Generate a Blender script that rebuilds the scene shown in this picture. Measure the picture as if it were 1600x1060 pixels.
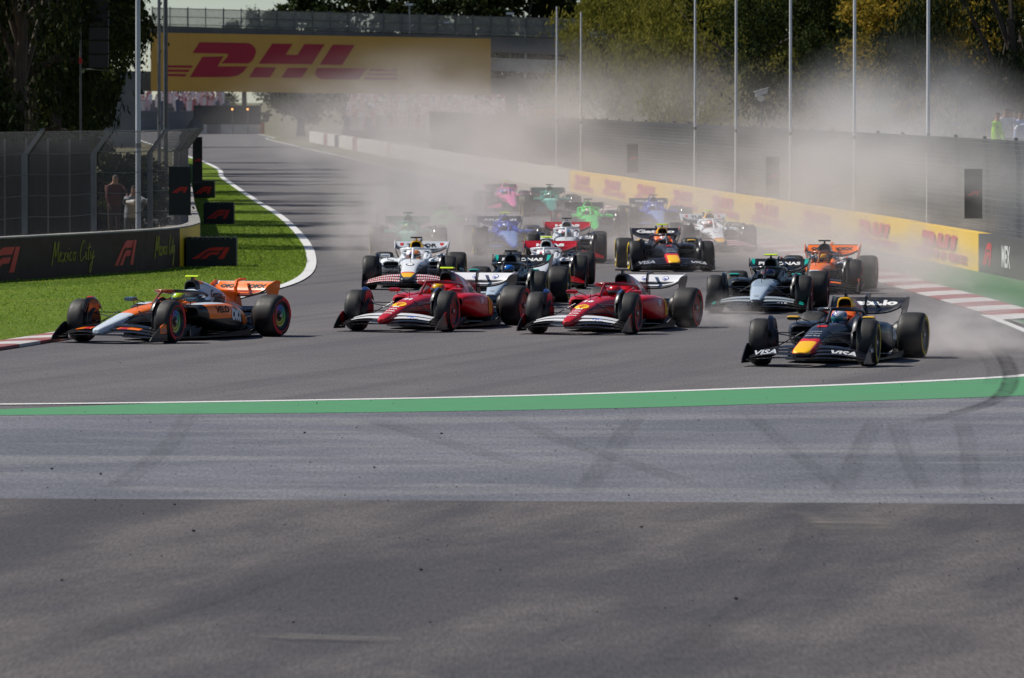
import bpy, bmesh, math, random
from mathutils import Vector, Matrix, Euler
from mathutils.bvhtree import BVHTree

for o in list(bpy.data.objects):
    bpy.data.objects.remove(o)
SC = bpy.context.scene
COL = SC.collection
R = math.radians

# ------------------------------------------------------------------ camera
CAM_H = 4.2
FPX = 11400.0          # focal length in pixels of the 1600 px wide photograph
PITCH = math.atan((530 - 145) / FPX)
cam_d = bpy.data.cameras.new('camera')
cam_d.sensor_width = 36.0
cam_d.lens = 36.0 * FPX / 1600.0
cam_d.clip_start = 1.0
cam_d.clip_end = 6000.0
cam_d.dof.use_dof = True
cam_d.dof.focus_distance = 119.0
cam_d.dof.aperture_fstop = 8.0
cam = bpy.data.objects.new('camera', cam_d)
COL.objects.link(cam)
cam.location = (0, 0, CAM_H)
cam.rotation_euler = (math.pi / 2 - PITCH, 0, 0)
SC.camera = cam

# ------------------------------------------------------------------ sky and sun
SUN_EL = R(50)
SUN_AZ = math.atan2(-0.93, 0.30)          # the sun stands to the left and a little behind the scene
sun_dir = Vector((math.sin(SUN_AZ) * math.cos(SUN_EL), math.cos(SUN_AZ) * math.cos(SUN_EL), math.sin(SUN_EL)))
world = bpy.data.worlds.new('World')
SC.world = world
world.use_nodes = True
wn = world.node_tree
sky = wn.nodes.new('ShaderNodeTexSky')
sky.sky_type = 'NISHITA'
sky.sun_disc = False
sky.sun_elevation = SUN_EL
sky.sun_rotation = SUN_AZ
sky.dust_density = 0.1
sky.ozone_density = 3.0
sky.altitude = 2200
wn.links.new(sky.outputs[0], wn.nodes['Background'].inputs[0])
wn.nodes['Background'].inputs[1].default_value = 0.066
sun_l = bpy.data.lights.new('sun', 'SUN')
sun_l.energy = 4.8
sun_l.angle = R(0.53)
sun_l.color = (1.0, 0.95, 0.87)
sun_o = bpy.data.objects.new('sun', sun_l)
COL.objects.link(sun_o)
sun_o.rotation_euler = sun_dir.to_track_quat('Z', 'Y').to_euler()
sun_o.location = sun_dir * 300

vs = SC.view_settings
vs.view_transform = 'Standard'
vs.look = 'None'
vs.exposure = 0.06
vs.gamma = 1.0
vs.use_curve_mapping = False
cy = SC.cycles
cy.use_denoising = True
cy.max_bounces = 6
cy.diffuse_bounces = 3
cy.glossy_bounces = 3
cy.transmission_bounces = 3
cy.transparent_max_bounces = 16
cy.volume_bounces = 1
cy.volume_step_rate = 4.0
cy.volume_max_steps = 96
cy.caustics_reflective = False
cy.caustics_refractive = False
cy.sample_clamp_indirect = 6.0

# ------------------------------------------------------------------ pixel to place
CP, SP = math.cos(PITCH), math.sin(PITCH)
def ray(px, py):
    u = (px - 800) / FPX
    v = (530 - py) / FPX
    return Vector((u, CP + v * SP, -SP + v * CP))
def gp(px, py, z=0.0):
    d = ray(px, py)
    t = (z - CAM_H) / d.z
    return Vector((d.x * t, d.y * t, z))
def at(px, py, depth):
    d = ray(px, py)
    t = depth / d.y
    return Vector((d.x * t, depth, CAM_H + d.z * t))

# ------------------------------------------------------------------ materials
MATS = {}
def new_mat(name):
    m = bpy.data.materials.new(name)
    m.use_nodes = True
    MATS[name] = m
    return m, m.node_tree, m.node_tree.nodes['Principled BSDF']
def nd(t, kind, **kw):
    n = t.nodes.new(kind)
    for k, v in kw.items():
        setattr(n, k, v)
    return n
def val(t, sock, v):
    """set a socket from a number, a colour or another socket"""
    if hasattr(v, 'is_output'):
        t.links.new(v, sock)
    else:
        if isinstance(v, (tuple, list)) and len(v) == 3 and sock.type == 'RGBA':
            v = (*v, 1)
        sock.default_value = v
def math_n(t, op, a, b=0.0, c=None, clamp=False):
    n = nd(t, 'ShaderNodeMath', operation=op, use_clamp=clamp)
    val(t, n.inputs[0], a)
    val(t, n.inputs[1], b)
    if c is not None:
        val(t, n.inputs[2], c)
    return n.outputs[0]
def mix_c(t, f, a, b, blend='MIX'):
    n = nd(t, 'ShaderNodeMix', data_type='RGBA', blend_type=blend)
    val(t, n.inputs[0], f)
    val(t, n.inputs[6], a)
    val(t, n.inputs[7], b)
    return n.outputs[2]
def coords(t, kind='Object', scale=(1, 1, 1), rot=0.0):
    """texture coordinates, turned by rot about the vertical and then scaled"""
    tc = nd(t, 'ShaderNodeTexCoord')
    src = tc.outputs[kind]
    if rot:
        vr = nd(t, 'ShaderNodeVectorRotate', rotation_type='Z_AXIS')
        t.links.new(src, vr.inputs['Vector'])
        vr.inputs['Angle'].default_value = rot
        src = vr.outputs[0]
    mp = nd(t, 'ShaderNodeMapping')
    mp.inputs['Scale'].default_value = scale
    t.links.new(src, mp.inputs[0])
    return mp.outputs[0]
def noise(t, co, scale, detail=4, rough=0.55, lo=None, hi=None):
    n = nd(t, 'ShaderNodeTexNoise')
    t.links.new(co, n.inputs['Vector'])
    n.inputs['Scale'].default_value = scale
    n.inputs['Detail'].default_value = detail
    n.inputs['Roughness'].default_value = rough
    if lo is None:
        return n.outputs[0]
    r = nd(t, 'ShaderNodeMapRange')
    t.links.new(n.outputs[0], r.inputs[0])
    r.inputs[1].default_value = lo
    r.inputs[2].default_value = hi
    return r.outputs[0]
def bump(t, bs, h, strength=0.3, dist=0.02):
    b = nd(t, 'ShaderNodeBump')
    b.inputs['Strength'].default_value = strength
    b.inputs['Distance'].default_value = dist
    t.links.new(h, b.inputs['Height'])
    t.links.new(b.outputs[0], bs.inputs['Normal'])
def plain(name, col, rough=0.5, metal=0.0, vary=0.12, scale=3.0, coat=0.0, spec=None):
    """a painted or plain surface with a little uneven tone and wear"""
    if name in MATS:
        return MATS[name]
    m, t, b = new_mat(name)
    co = coords(t)
    n = noise(t, co, scale, 5, 0.6, 0.25, 0.75)
    c2 = tuple(max(0, c * (1 - vary) * 0.96) for c in col)
    c1 = tuple(min(1, c * (1 + vary * 0.5)) for c in col)
    val(t, b.inputs['Base Color'], mix_c(t, n, c2, c1))
    r = math_n(t, 'MULTIPLY_ADD', n, 0.15, rough - 0.07)
    val(t, b.inputs['Roughness'], r)
    b.inputs['Metallic'].default_value = metal
    if coat:
        b.inputs['Coat Weight'].default_value = coat
        b.inputs['Coat Roughness'].default_value = 0.06
    if spec is not None:
        b.inputs['Specular IOR Level'].default_value = spec
    return m
def hex_(h):
    c = [int(h[i:i + 2], 16) / 255 for i in (0, 2, 4)]
    return tuple(x / 12.92 if x <= .04045 else ((x + .055) / 1.055) ** 2.4 for x in c)
def emit_mat(name, col, strength):
    m, t, b = new_mat(name)
    b.inputs['Base Color'].default_value = (*col, 1)
    b.inputs['Emission Color'].default_value = (*col, 1)
    b.inputs['Emission Strength'].default_value = strength
    return m

# ------------------------------------------------------------------ mesh building
class MB:
    def __init__(s):
        s.v, s.f, s.m = [], [], []
    def add(s, vs_, fs, mat=0):
        o = len(s.v)
        s.v += [tuple(p) for p in vs_]
        for f in fs:
            s.f.append(tuple(i + o for i in f))
            s.m.append(mat)
        return s
    def box(s, lo, hi, mat=0, mtx=None):
        x0, y0, z0 = lo
        x1, y1, z1 = hi
        p = [Vector(q) for q in ((x0, y0, z0), (x1, y0, z0), (x1, y1, z0), (x0, y1, z0), (x0, y0, z1), (x1, y0, z1), (x1, y1, z1), (x0, y1, z1))]
        if mtx is not None:
            p = [mtx @ q for q in p]
        return s.add(p, [(3, 2, 1, 0), (4, 5, 6, 7), (0, 1, 5, 4), (1, 2, 6, 5), (2, 3, 7, 6), (3, 0, 4, 7)], mat)
    def rings(s, rings, mat=0, cap0=True, cap1=True, close=True):
        n = len(rings[0])
        vs_ = [p for r_ in rings for p in r_]
        fs = []
        for i in range(len(rings) - 1):
            for j in range(n if close else n - 1):
                k = (j + 1) % n
                fs.append((i * n + j, i * n + k, (i + 1) * n + k, (i + 1) * n + j))
        if cap0:
            fs.append(tuple(reversed(range(n))))
        if cap1:
            fs.append(tuple((len(rings) - 1) * n + j for j in range(n)))
        return s.add(vs_, fs, mat)
    def tube(s, path, rad, n=6, mat=0, flat=1.0):
        path = [Vector(p) for p in path]
        rr = rad if isinstance(rad, (list, tuple)) else [rad] * len(path)
        rings = []
        for i, p in enumerate(path):
            d = (path[min(i + 1, len(path) - 1)] - path[max(i - 1, 0)]).normalized()
            up = Vector((0, 0, 1)) if abs(d.z) < 0.95 else Vector((0, 1, 0))
            a = d.cross(up).normalized()
            b = a.cross(d).normalized()
            rings.append([p + (a * math.cos(q) + b * math.sin(q) * flat) * rr[i] for q in [2 * math.pi * k / n for k in range(n)]])
        return s.rings(rings, mat)
    def lathe(s, prof, n=32, axis='Y', c=(0, 0, 0), mat=0, cap0=True, cap1=True):
        """prof: (radius, along) pairs, turned round the axis"""
        c = Vector(c)
        rings = []
        for r_, h in prof:
            ring = []
            for k in range(n):
                q = 2 * math.pi * k / n
                u, w = r_ * math.cos(q), r_ * math.sin(q)
                ring.append(c + (Vector((u, h, w)) if axis == 'Y' else Vector((u, w, h)) if axis == 'Z' else Vector((h, u, w))))
            rings.append(ring)
        return s.rings(rings, mat, cap0, cap1)
    def prism(s, pts, vec, mat=0):
        """a flat outline given thickness along vec"""
        vec = Vector(vec)
        a = [Vector(p) for p in pts]
        return s.rings([a, [p + vec for p in a]], mat)
    def grid(s, rows, mat=0):
        return s.rings(rows, mat, False, False, False)
    def mesh(s, name, smooth=False, angle=40):
        me = bpy.data.meshes.new(name)
        me.from_pydata(s.v, [], s.f)
        me.polygons.foreach_set('material_index', s.m)
        bm = bmesh.new()
        bm.from_mesh(me)
        bmesh.ops.recalc_face_normals(bm, faces=bm.faces)
        if smooth:
            lim = R(angle)
            for f in bm.faces:
                f.smooth = True
            for e in bm.edges:
                if len(e.link_faces) == 2 and e.calc_face_angle(0) > lim:
                    e.smooth = False
        bm.to_mesh(me)
        bm.free()
        me.update()
        return me
    def build(s, name, mats, parent=None, smooth=False, angle=40):
        me = s.mesh(name, smooth, angle)
        return put(name, me, mats, parent)
def put(name, me, mats, parent=None):
    """link mesh data as an object; materials sit on the object so that mesh data can be shared"""
    o = bpy.data.objects.new(name, me)
    COL.objects.link(o)
    if not isinstance(mats, (list, tuple)):
        mats = [mats]
    while len(me.materials) < len(mats):
        me.materials.append(None)
    for i, m in enumerate(mats):
        o.material_slots[i].link = 'OBJECT'
        o.material_slots[i].material = m
    if parent is not None:
        o.parent = parent
    return o
def tag(o, label, cat, group=None, kind=None):
    if label:
        o['label'] = label
    if cat:
        o['category'] = cat
    if group:
        o['group'] = group
    if kind:
        o['kind'] = kind
    return o
def empty(name, loc=(0, 0, 0), rz=0.0):
    o = bpy.data.objects.new(name, None)
    COL.objects.link(o)
    o.location = loc
    o.rotation_euler = (0, 0, rz)
    o.empty_display_size = 0.2
    return o
def struct(o):
    o['kind'] = 'structure'
    return o

# lettering: the outline of a word as flat polygons in its own plane
_TXT = {}
def text_polys(word, bold=0.0, shear=0.0, space=1.0, res=3):
    key = (word, bold, shear, space, res)
    if key in _TXT:
        return _TXT[key]
    cu = bpy.data.curves.new('lettering', 'FONT')
    cu.body = word
    cu.size = 1.0
    cu.offset = bold
    cu.shear = shear
    cu.space_character = space
    cu.resolution_u = res
    cu.fill_mode = 'FRONT'
    ob = bpy.data.objects.new('lettering_source', cu)
    COL.objects.link(ob)
    dg = bpy.context.evaluated_depsgraph_get()
    me = bpy.data.meshes.new_from_object(ob.evaluated_get(dg))
    vs_ = [v.co.copy() for v in me.vertices]
    fs = [tuple(p.vertices) for p in me.polygons]
    bpy.data.objects.remove(ob)
    bpy.data.curves.remove(cu)
    bpy.data.meshes.remove(me)
    x0 = min(v.x for v in vs_); x1 = max(v.x for v in vs_)
    y0 = min(v.y for v in vs_); y1 = max(v.y for v in vs_)
    vs_ = [((v.x - x0) / (x1 - x0), (v.y - y0) / (y1 - y0)) for v in vs_]
    _TXT[key] = (vs_, fs, (x1 - x0) / (y1 - y0))
    return _TXT[key]

# emblem outlines in a unit box (x right 0..1, y up 0..1)
F1_POLYS = [
    [(0.0, 0.0), (0.30, 0.62), (0.38, 0.78), (0.47, 0.92), (0.56, 1.0), (0.86, 1.0), (0.78, 0.70), (0.52, 0.70), (0.44, 0.66), (0.38, 0.56), (0.17, 0.0)],
    [(0.23, 0.0), (0.36, 0.32), (0.41, 0.44), (0.48, 0.55), (0.54, 0.60), (0.75, 0.60), (0.69, 0.36), (0.53, 0.36), (0.48, 0.31), (0.37, 0.0)],
    [(0.69, 0.0), (0.88, 1.0), (1.0, 1.0), (0.83, 0.0)],
]
def _dhl():
    raw = [
        [(301.6, 84.4), (313, 68.2), (387, 69.4), (394, 71.5), (399, 76), (401, 82), (399, 89), (395, 96), (389, 100.6), (346, 100.2), (355, 91.5), (357.5, 88), (355.5, 85.6)],
        [(317, 90.2), (350, 89.6), (340.4, 104.8), (387.5, 104.8), (380, 113.5), (371, 119), (359, 121), (296.5, 121)],
        [(404.7, 100.8), (426.6, 70.4), (458.5, 70.9), (447, 87.3), (465.4, 87.6), (476.8, 71.2), (508.5, 71.6), (487.8, 101.8)],
        [(389, 121.4), (399.4, 106), (432, 106.5), (421.5, 121.8)],
        [(439.5, 122), (450, 107), (482, 107.4), (471.5, 122.6)],
        [(500, 102.4), (521, 72.2), (555.5, 72.8), (535, 103)],
        [(496, 107.4), (573.5, 108.4), (561, 125), (503, 124.2), (495.5, 121.5), (492, 116.5)],
    ]
    for a, b, xe in ((103.4, 106.8, 302), (109.8, 113.2, 297), (116.4, 119.8, 292)):
        raw.append([(262, b - .5), (262, a - .5), (xe, a), (xe - 2.5, b)])
    for a, b, xs in ((109, 112.4, 579), (115.4, 118.8, 574.5), (121.8, 125.2, 570)):
        raw.append([(xs - 2.5, b), (xs, a), (621, a + .5), (621, b + .5)])
    out = []
    for pl in raw:
        out.append([((x - 262) / 359, (121.5 - (y - (x - 300) * .0125)) / 53.3) for x, y in pl])
    return out
DHL_POLYS = _dhl()

def flat_sign(name, polys, o, right, up, w, h, mat, parent, faces=None, lift=0.004, conform=None):
    """polygons of a unit box laid on the plane o + right*w*x + up*h*y, lifted a little off it"""
    o, right, up = Vector(o), Vector(right).normalized(), Vector(up).normalized()
    nrm = right.cross(up).normalized()
    def P(x, y):
        p = o + right * (w * x) + up * (h * y)
        if conform is not None:
            hit = conform.ray_cast(p + nrm * 0.5, -nrm, 1.2)
            if hit[0] is not None:
                return hit[0] + nrm * lift
        return p + nrm * lift
    bm = bmesh.new()
    if faces is not None:
        vv = [bm.verts.new((x, y, 0)) for x, y in polys]
        for f in faces:
            try:
                bm.faces.new([vv[k] for k in f])
            except ValueError:
                pass
    else:
        for pl in polys:
            bm.faces.new([bm.verts.new((x, y, 0)) for x, y in pl])
    bmesh.ops.triangulate(bm, faces=[f for f in bm.faces if len(f.verts) > 4])
    if conform is not None:           # enough points for the print to follow a curved panel
        bmesh.ops.triangulate(bm, faces=bm.faces[:])
        for _ in range(2):
            long_ = [e for e in bm.edges if Vector(((e.verts[0].co.x - e.verts[1].co.x) * w, (e.verts[0].co.y - e.verts[1].co.y) * h)).length > .05]
            if long_:
                bmesh.ops.subdivide_edges(bm, edges=long_, cuts=1)
                bmesh.ops.triangulate(bm, faces=bm.faces[:])
    for v in bm.verts:
        v.co = P(v.co.x, v.co.y)
    for f in bm.faces:
        f.normal_update()
        if f.normal.dot(nrm) < 0:
            f.normal_flip()
    me = bpy.data.meshes.new(name)
    bm.to_mesh(me)
    bm.free()
    return put(name, me, mat, parent)
def word(name, s, o, right, up, w, h, mat, parent, bold=0.02, shear=0.0, space=1.0, **kw):
    vs_, fs, asp = text_polys(s, bold, shear, space)
    return flat_sign(name, vs_, o, right, up, w, h, mat, parent, faces=fs, **kw)
# ================================================================== ground, track and paint
def smooth_path(pts, step=2.0):
    """Catmull-Rom through the points, resampled"""
    P = [Vector((p[0], p[1], 0)) for p in pts]
    P = [P[0] * 2 - P[1]] + P + [P[-1] * 2 - P[-2]]
    out = []
    for i in range(1, len(P) - 2):
        a, b, c, d = P[i - 1], P[i], P[i + 1], P[i + 2]
        n = max(1, int((c - b).length / step))
        for k in range(n):
            t = k / n
            out.append(.5 * (2 * b + (c - a) * t + (2 * a - 5 * b + 4 * c - d) * t * t + (3 * b - a - 3 * c + d) * t ** 3))
    out.append(P[-2])
    return out
def resample(path, step):
    out, acc = [path[0]], 0.0
    for a, b in zip(path, path[1:]):
        l = (b - a).length
        while acc + l >= step and l > 1e-9:
            f = (step - acc) / l
            a = a + (b - a) * f
            out.append(a)
            l = (b - a).length
            acc = 0.0
        acc += l
    return out
def normals(path):
    """unit vectors to the right of the direction of travel"""
    out = []
    for i in range(len(path)):
        d = (path[min(i + 1, len(path) - 1)] - path[max(i - 1, 0)]).normalized()
        out.append(Vector((d.y, -d.x, 0)))
    return out
def offset(path, d):
    return [p + n * d for p, n in zip(path, normals(path))]
def sheet(name, A, B, z, mat, rows=1):
    """a sheet between two paths of equal length"""
    grid = []
    for a, b in zip(A, B):
        grid.append([(a.x + (b.x - a.x) * k / rows, a.y + (b.y - a.y) * k / rows, z) for k in range(rows + 1)])
    return struct(MB().grid(grid).build(name, mat))
G = lambda pts: [gp(x, y) for x, y in pts]

def asphalt_mat(name, dark, light, tint, big=(.10, .012), sharp=(.36, .64), mid=(1.6, .09), fine=(34, 2.4), marks=None, rough=.82, grain=.5, streak=.4):
    """uneven asphalt; the pattern is drawn out along the direction of travel and sweeping"""
    m, t, b = new_mat(name)
    cb_ = coords(t, 'Object', scale=(big[0], big[1], 1), rot=R(9))
    cm_ = coords(t, 'Object', scale=(mid[0], mid[1], 1))
    cf_ = coords(t, 'Object', scale=(fine[0], fine[1], 1))
    n1 = noise(t, cb_, 1.0, 5, .6, sharp[0], sharp[1])
    n2 = noise(t, cm_, 1.0, 5, .68, .33, .67)
    n4 = noise(t, cf_, 1.0, 4, .75, .30, .70)
    c = mix_c(t, n1, dark, light)
    c = mix_c(t, math_n(t, 'MULTIPLY', n2, streak), c, tint)
    if marks:                       # broad dark sweeps left by years of tyres
        ck = coords(t, 'Object', scale=(marks[0], marks[1], 1), rot=marks[2])
        n3 = noise(t, ck, 1.0, 4, .55, .50, .62)
        c = mix_c(t, math_n(t, 'MULTIPLY', n3, marks[3]), c, marks[4])
    gm = math_n(t, 'MULTIPLY_ADD', n4, grain * 1.3, 1 - grain * .65)
    gc = nd(t, 'ShaderNodeCombineColor')
    for k_ in range(3):
        t.links.new(gm, gc.inputs[k_])
    c = mix_c(t, 1.0, c, gc.outputs[0], 'MULTIPLY')
    val(t, b.inputs['Base Color'], c)
    b.inputs['Roughness'].default_value = rough
    b.inputs['Specular IOR Level'].default_value = .3
    co = coords(t, 'Object')
    bump(t, b, noise(t, co, 45, 3, .7), .5, .008)
    return m
M_TRACK = asphalt_mat('track_asphalt', (.112, .105, .111), (.152, .140, .140), (.086, .082, .087), big=(.35, .03), mid=(.5, .7), marks=(.9, .012, R(14), .55, (.070, .067, .072)), grain=.55)
M_NEAR = asphalt_mat('near_asphalt', (.055, .051, .056), (.112, .098, .096), (.084, .077, .078), big=(.34, .07), sharp=(.44, .56), mid=(.7, .45), marks=(.55, .07, R(9), .70, (.046, .044, .049)), grain=.62, streak=.35)
M_BLUE = asphalt_mat('blue_grey_runoff', (.118, .122, .146), (.172, .173, .198), (.092, .095, .113), big=(.30, .10), sharp=(.40, .60), mid=(.25, .6), marks=(.18, .45, R(1), .45, (.24, .236, .24)), fine=(26, 2.4), grain=.55, streak=.6)
def worn_paint(name, col, under, amount=.45, scale=(.25, 2.2, 1)):
    m, t, b = new_mat(name)
    co = coords(t, 'Object', scale=scale)
    n = noise(t, co, 1.0, 6, .7, .40, .72)
    co2 = coords(t, 'Object')
    n2 = noise(t, co2, 3.0, 5, .7, .3, .75)
    c = mix_c(t, n2, tuple(k * .84 for k in col), col)
    c = mix_c(t, math_n(t, 'MULTIPLY', n, amount), c, under)
    val(t, b.inputs['Base Color'], c)
    b.inputs['Roughness'].default_value = .7
    b.inputs['Specular IOR Level'].default_value = .3
    return m
M_GREENP = worn_paint('green_paint', (.075, .300, .125), (.13, .19, .14), .6)
M_GREEND = worn_paint('dusty_green_paint', (.075, .205, .095), (.20, .21, .15), .6)
M_WHITEP = worn_paint('white_paint', (.74, .74, .73), (.42, .40, .38), .35)
M_KW = worn_paint('kerb_white', (.62, .60, .58), (.30, .27, .26), .65, (.8, .8, 1))
M_KR = worn_paint('kerb_red', (.31, .075, .075), (.27, .20, .185), .8, (.8, .8, 1))
def earth_mat():
    m, t, b = new_mat('dry_earth')
    co = coords(t, 'Object')
    n = noise(t, co, .12, 6, .6, .35, .65)
    n2 = noise(t, co, 2.0, 5, .7, .3, .7)
    c = mix_c(t, n, (.060, .075, .026), (.165, .130, .075))
    c = mix_c(t, math_n(t, 'MULTIPLY', n2, .5), c, (.10, .085, .045))
    val(t, b.inputs['Base Color'], c)
    b.inputs['Roughness'].default_value = .95
    bump(t, b, n2, .5, .05)
    return m
M_EARTH = earth_mat()
def turf_mat():
    m, t, b = new_mat('turf')
    co = coords(t, 'Object')
    n = noise(t, co, .35, 5, .6, .35, .68)
    n2 = noise(t, co, 5.0, 5, .7, .3, .7)
    n3 = noise(t, co, 40.0, 3, .7, .3, .7)
    c = mix_c(t, n, (.15, .26, .018), (.25, .33, .032))
    c = mix_c(t, math_n(t, 'MULTIPLY', n2, .5), c, (.10, .15, .022))
    c = mix_c(t, math_n(t, 'MULTIPLY', n3, .5), c, (.05, .095, .012))
    val(t, b.inputs['Base Color'], c)
    b.inputs['Roughness'].default_value = .9
    b.inputs['Specular IOR Level'].default_value = .15
    bump(t, b, n3, .8, .04)
    return m
M_TURF = turf_mat()

# the ground to the horizon, then the asphalt as one broad sheet with everything painted or grown on top of it
g = MB().grid([[(x, y, -.06) for x in (-1500, -400, -60, 60, 400, 1500)] for y in (-200, 30, 200, 600, 1500, 3000)]).build('ground', M_EARTH)
struct(g)
EDGE_L = smooth_path([(-49, 930), (-36, 690)] + [(p.x, p.y) for p in G([(318, 255), (345, 279), (390, 311), (430, 337), (455, 360), (472, 382), (479, 402), (477, 420), (465, 434), (440, 446), (400, 457), (330, 474), (250, 491), (150, 509), (75, 522), (0, 534), (-120, 552), (-320, 578)])], 1.5)
EDGE_R = smooth_path([(-37.5, 930), (-22.9, 690)] + [(p.x, p.y) for p in G([(417, 218), (542, 247), (720, 285), (900, 322), (944, 331), (1060, 356), (1181, 384), (1280, 412), (1375, 442), (1480, 473), (1545, 493), (1600, 514)])], 1.5)
WALL_R = smooth_path([(-39.5, 980), (-24.5, 735)] + [(p.x, p.y) for p in G([(440, 214), (560, 237), (690, 263), (718, 269), (890, 300), (1050, 329), (1200, 358), (1370, 392), (1528, 425), (1600, 440), (1750, 473), (1900, 508)])], 1.0)
n_ = 120
def even(path, n):
    L = [0.0]
    for a, b in zip(path, path[1:]):
        L.append(L[-1] + (b - a).length)
    out, j = [], 0
    for k in range(n):
        s = L[-1] * k / (n - 1)
        while j < len(L) - 2 and L[j + 1] < s:
            j += 1
        f = (s - L[j]) / max(1e-9, L[j + 1] - L[j])
        out.append(path[j] + (path[j + 1] - path[j]) * f)
    return out
struct(MB().grid([[(x, y, 0) for x in (-60, -30, -12, 0, 12, 30, 60)] for y in (20, 60, 90, 110, 130, 160, 200, 260)]
                 ).build('track', M_TRACK))
far_l = [p for p in EDGE_L if p.y >= 259.9]
far_r = [p for p in WALL_R if p.y >= 259.9]
sheet('track_straight', even(far_l, 60), even(far_r, 60), .0, M_TRACK, 4)
# near asphalt and the painted run-off between it and the green strip
LINE_O = smooth_path([(p.x, p.y) for p in G([(1545, 493), (1600, 514), (1640, 533), (1662, 556), (1640, 577), (1600, 588), (1400, 599), (1200, 607), (1000, 614), (800, 620), (600, 624.5), (400, 628), (200, 631), (0, 633), (-300, 636)])], .6)
GREEN_O = smooth_path([(p.x, p.y) for p in G([(1900, 600), (1750, 611), (1600, 619), (1400, 626), (1200, 632), (1000, 638), (800, 642), (600, 645), (400, 647), (200, 648.5), (0, 650), (-300, 652)])], .6)
NEAR_E = smooth_path([(p.x, p.y) for p in G([(1900, 791), (1600, 788.5), (1200, 786), (800, 783.5), (400, 781.5), (0, 779.5), (-300, 778)])], .6)
line_in = [p for p in LINE_O if p.y < 108.2]
g0 = smooth_path([(p.x, p.y) for p in G([(1900, 572), (1750, 580)])] + [(p.x, p.y) for p in line_in[::8]], .6)
sheet('green_strip', even(offset(g0, -.05), 90), even(GREEN_O, 90), .008, M_GREENP, 3)
sheet('painted_runoff', even(GREEN_O, 90), even(NEAR_E, 90), .004, M_BLUE, 6)
sheet('near_asphalt', even(NEAR_E, 60), [Vector((p.x * 1.6, 24, 0)) for p in even(NEAR_E, 60)], .004, M_NEAR, 8)
sheet('white_line', offset(LINE_O, -.17), offset(LINE_O, .17), .012, M_WHITEP)
# left edge line and left grass up to the barrier
line_l = [p for p in EDGE_L if p.y > 130]
sheet('white_line', offset(line_l, -.24), line_l, .024, M_WHITEP)
WALL_L = smooth_path([(-21.5, 131), (-14.8, 152), (-11.4, 162), (-8.75, 170.6), (-8.0, 174.5), (-7.75, 179), (-7.95, 186), (-9.35, 215), (-12.0, 272), (-19.6, 430), (-27.5, 545)], 1.0)
gl_a = even([p for p in EDGE_L if p.y < 470], 140)
gl_b = even([p for p in reversed(WALL_L) if p.y < 470], 140)
sheet('grass_verge', gl_a, gl_b, .020, M_TURF, 6)
line_r = [p for p in EDGE_R if p.y > 128]
sheet('white_line', offset(line_r, .0), offset(line_r, -.18), .012, M_WHITEP)
# right: painted apron between the track and the barrier near the corner, dusty grass further away
er_near = [p for p in EDGE_R if p.y <= 262]
wr_near = [p for p in WALL_R if 120 <= p.y <= 262]
sheet('green_apron', even(er_near, 80), even(wr_near, 80), .008, M_GREEND, 3)
er_far = [p for p in EDGE_R if p.y > 262]
wr_far = [p for p in WALL_R if p.y > 262]
M_DRY = asphalt_mat('dry_grass', (.10, .105, .045), (.17, .155, .085), (.13, .13, .06))
sheet('dry_verge', even(er_far, 60), even(wr_far, 60), .010, M_DRY, 2)

# kerbs: painted blocks, each a piece of its own
def kerb(name, path, width, seg, first, rise=.045):
    """blocks along the path, laid to its left by width"""
    k = struct(empty(name))
    pts = resample(path, seg)
    A, B = pts, offset(pts, width)
    for i in range(len(pts) - 1):
        prof = []
        for p, q in ((A[i], B[i]), (A[i + 1], B[i + 1])):
            d = (q - p)
            sc_ = .997 if p is A[i + 1] else 1.0
            row = [(p.x, p.y, .006), (p.x, p.y, .022), (p.x + d.x * .45, p.y + d.y * .45, .022 + rise * .65), (p.x + d.x * .9, p.y + d.y * .9, .022 + rise), (q.x, q.y, .022 + rise * .8), (q.x, q.y, .006)]
            prof.append(row)
        MB().rings(prof).build('kerb_block', M_KR if (i + first) % 2 else M_KW, k)
    return k
kp = [p for p in EDGE_L if p.y < 131 and p.y > 100]
kerb('kerb', offset(kp, 0.0), -.95, 1.6, 1)
kr = [p for p in EDGE_R if 134 < p.y < 300]
kerb('kerb', list(reversed(kr)), .95, 2.6, 0)

# tyre marks: thin films of rubber left on the surface
def film_mat(name, col, amount, scale):
    m, t, b = new_mat(name)
    co = coords(t, 'Object', scale=scale)
    n = noise(t, co, 1.0, 5, .65, .30, .72)
    at_ = nd(t, 'ShaderNodeAttribute', attribute_name='cover')
    tr = nd(t, 'ShaderNodeBsdfTransparent')
    mx = nd(t, 'ShaderNodeMixShader')
    b.inputs['Base Color'].default_value = (*col, 1)
    b.inputs['Roughness'].default_value = .8
    f = math_n(t, 'MULTIPLY', math_n(t, 'MULTIPLY_ADD', n, .8, .2), amount)
    val(t, mx.inputs[0], math_n(t, 'MULTIPLY', f, at_.outputs['Fac']))
    t.links.new(tr.outputs[0], mx.inputs[1])
    t.links.new(b.outputs[0], mx.inputs[2])
    t.links.new(mx.outputs[0], t.nodes['Material Output'].inputs[0])
    return m
M_SKID = film_mat('rubber_film', (.025, .025, .027), .75, (3, .5, 1))
M_SKID2 = film_mat('faint_rubber_film', (.045, .045, .05), .24, (3, .4, 1))
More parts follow.
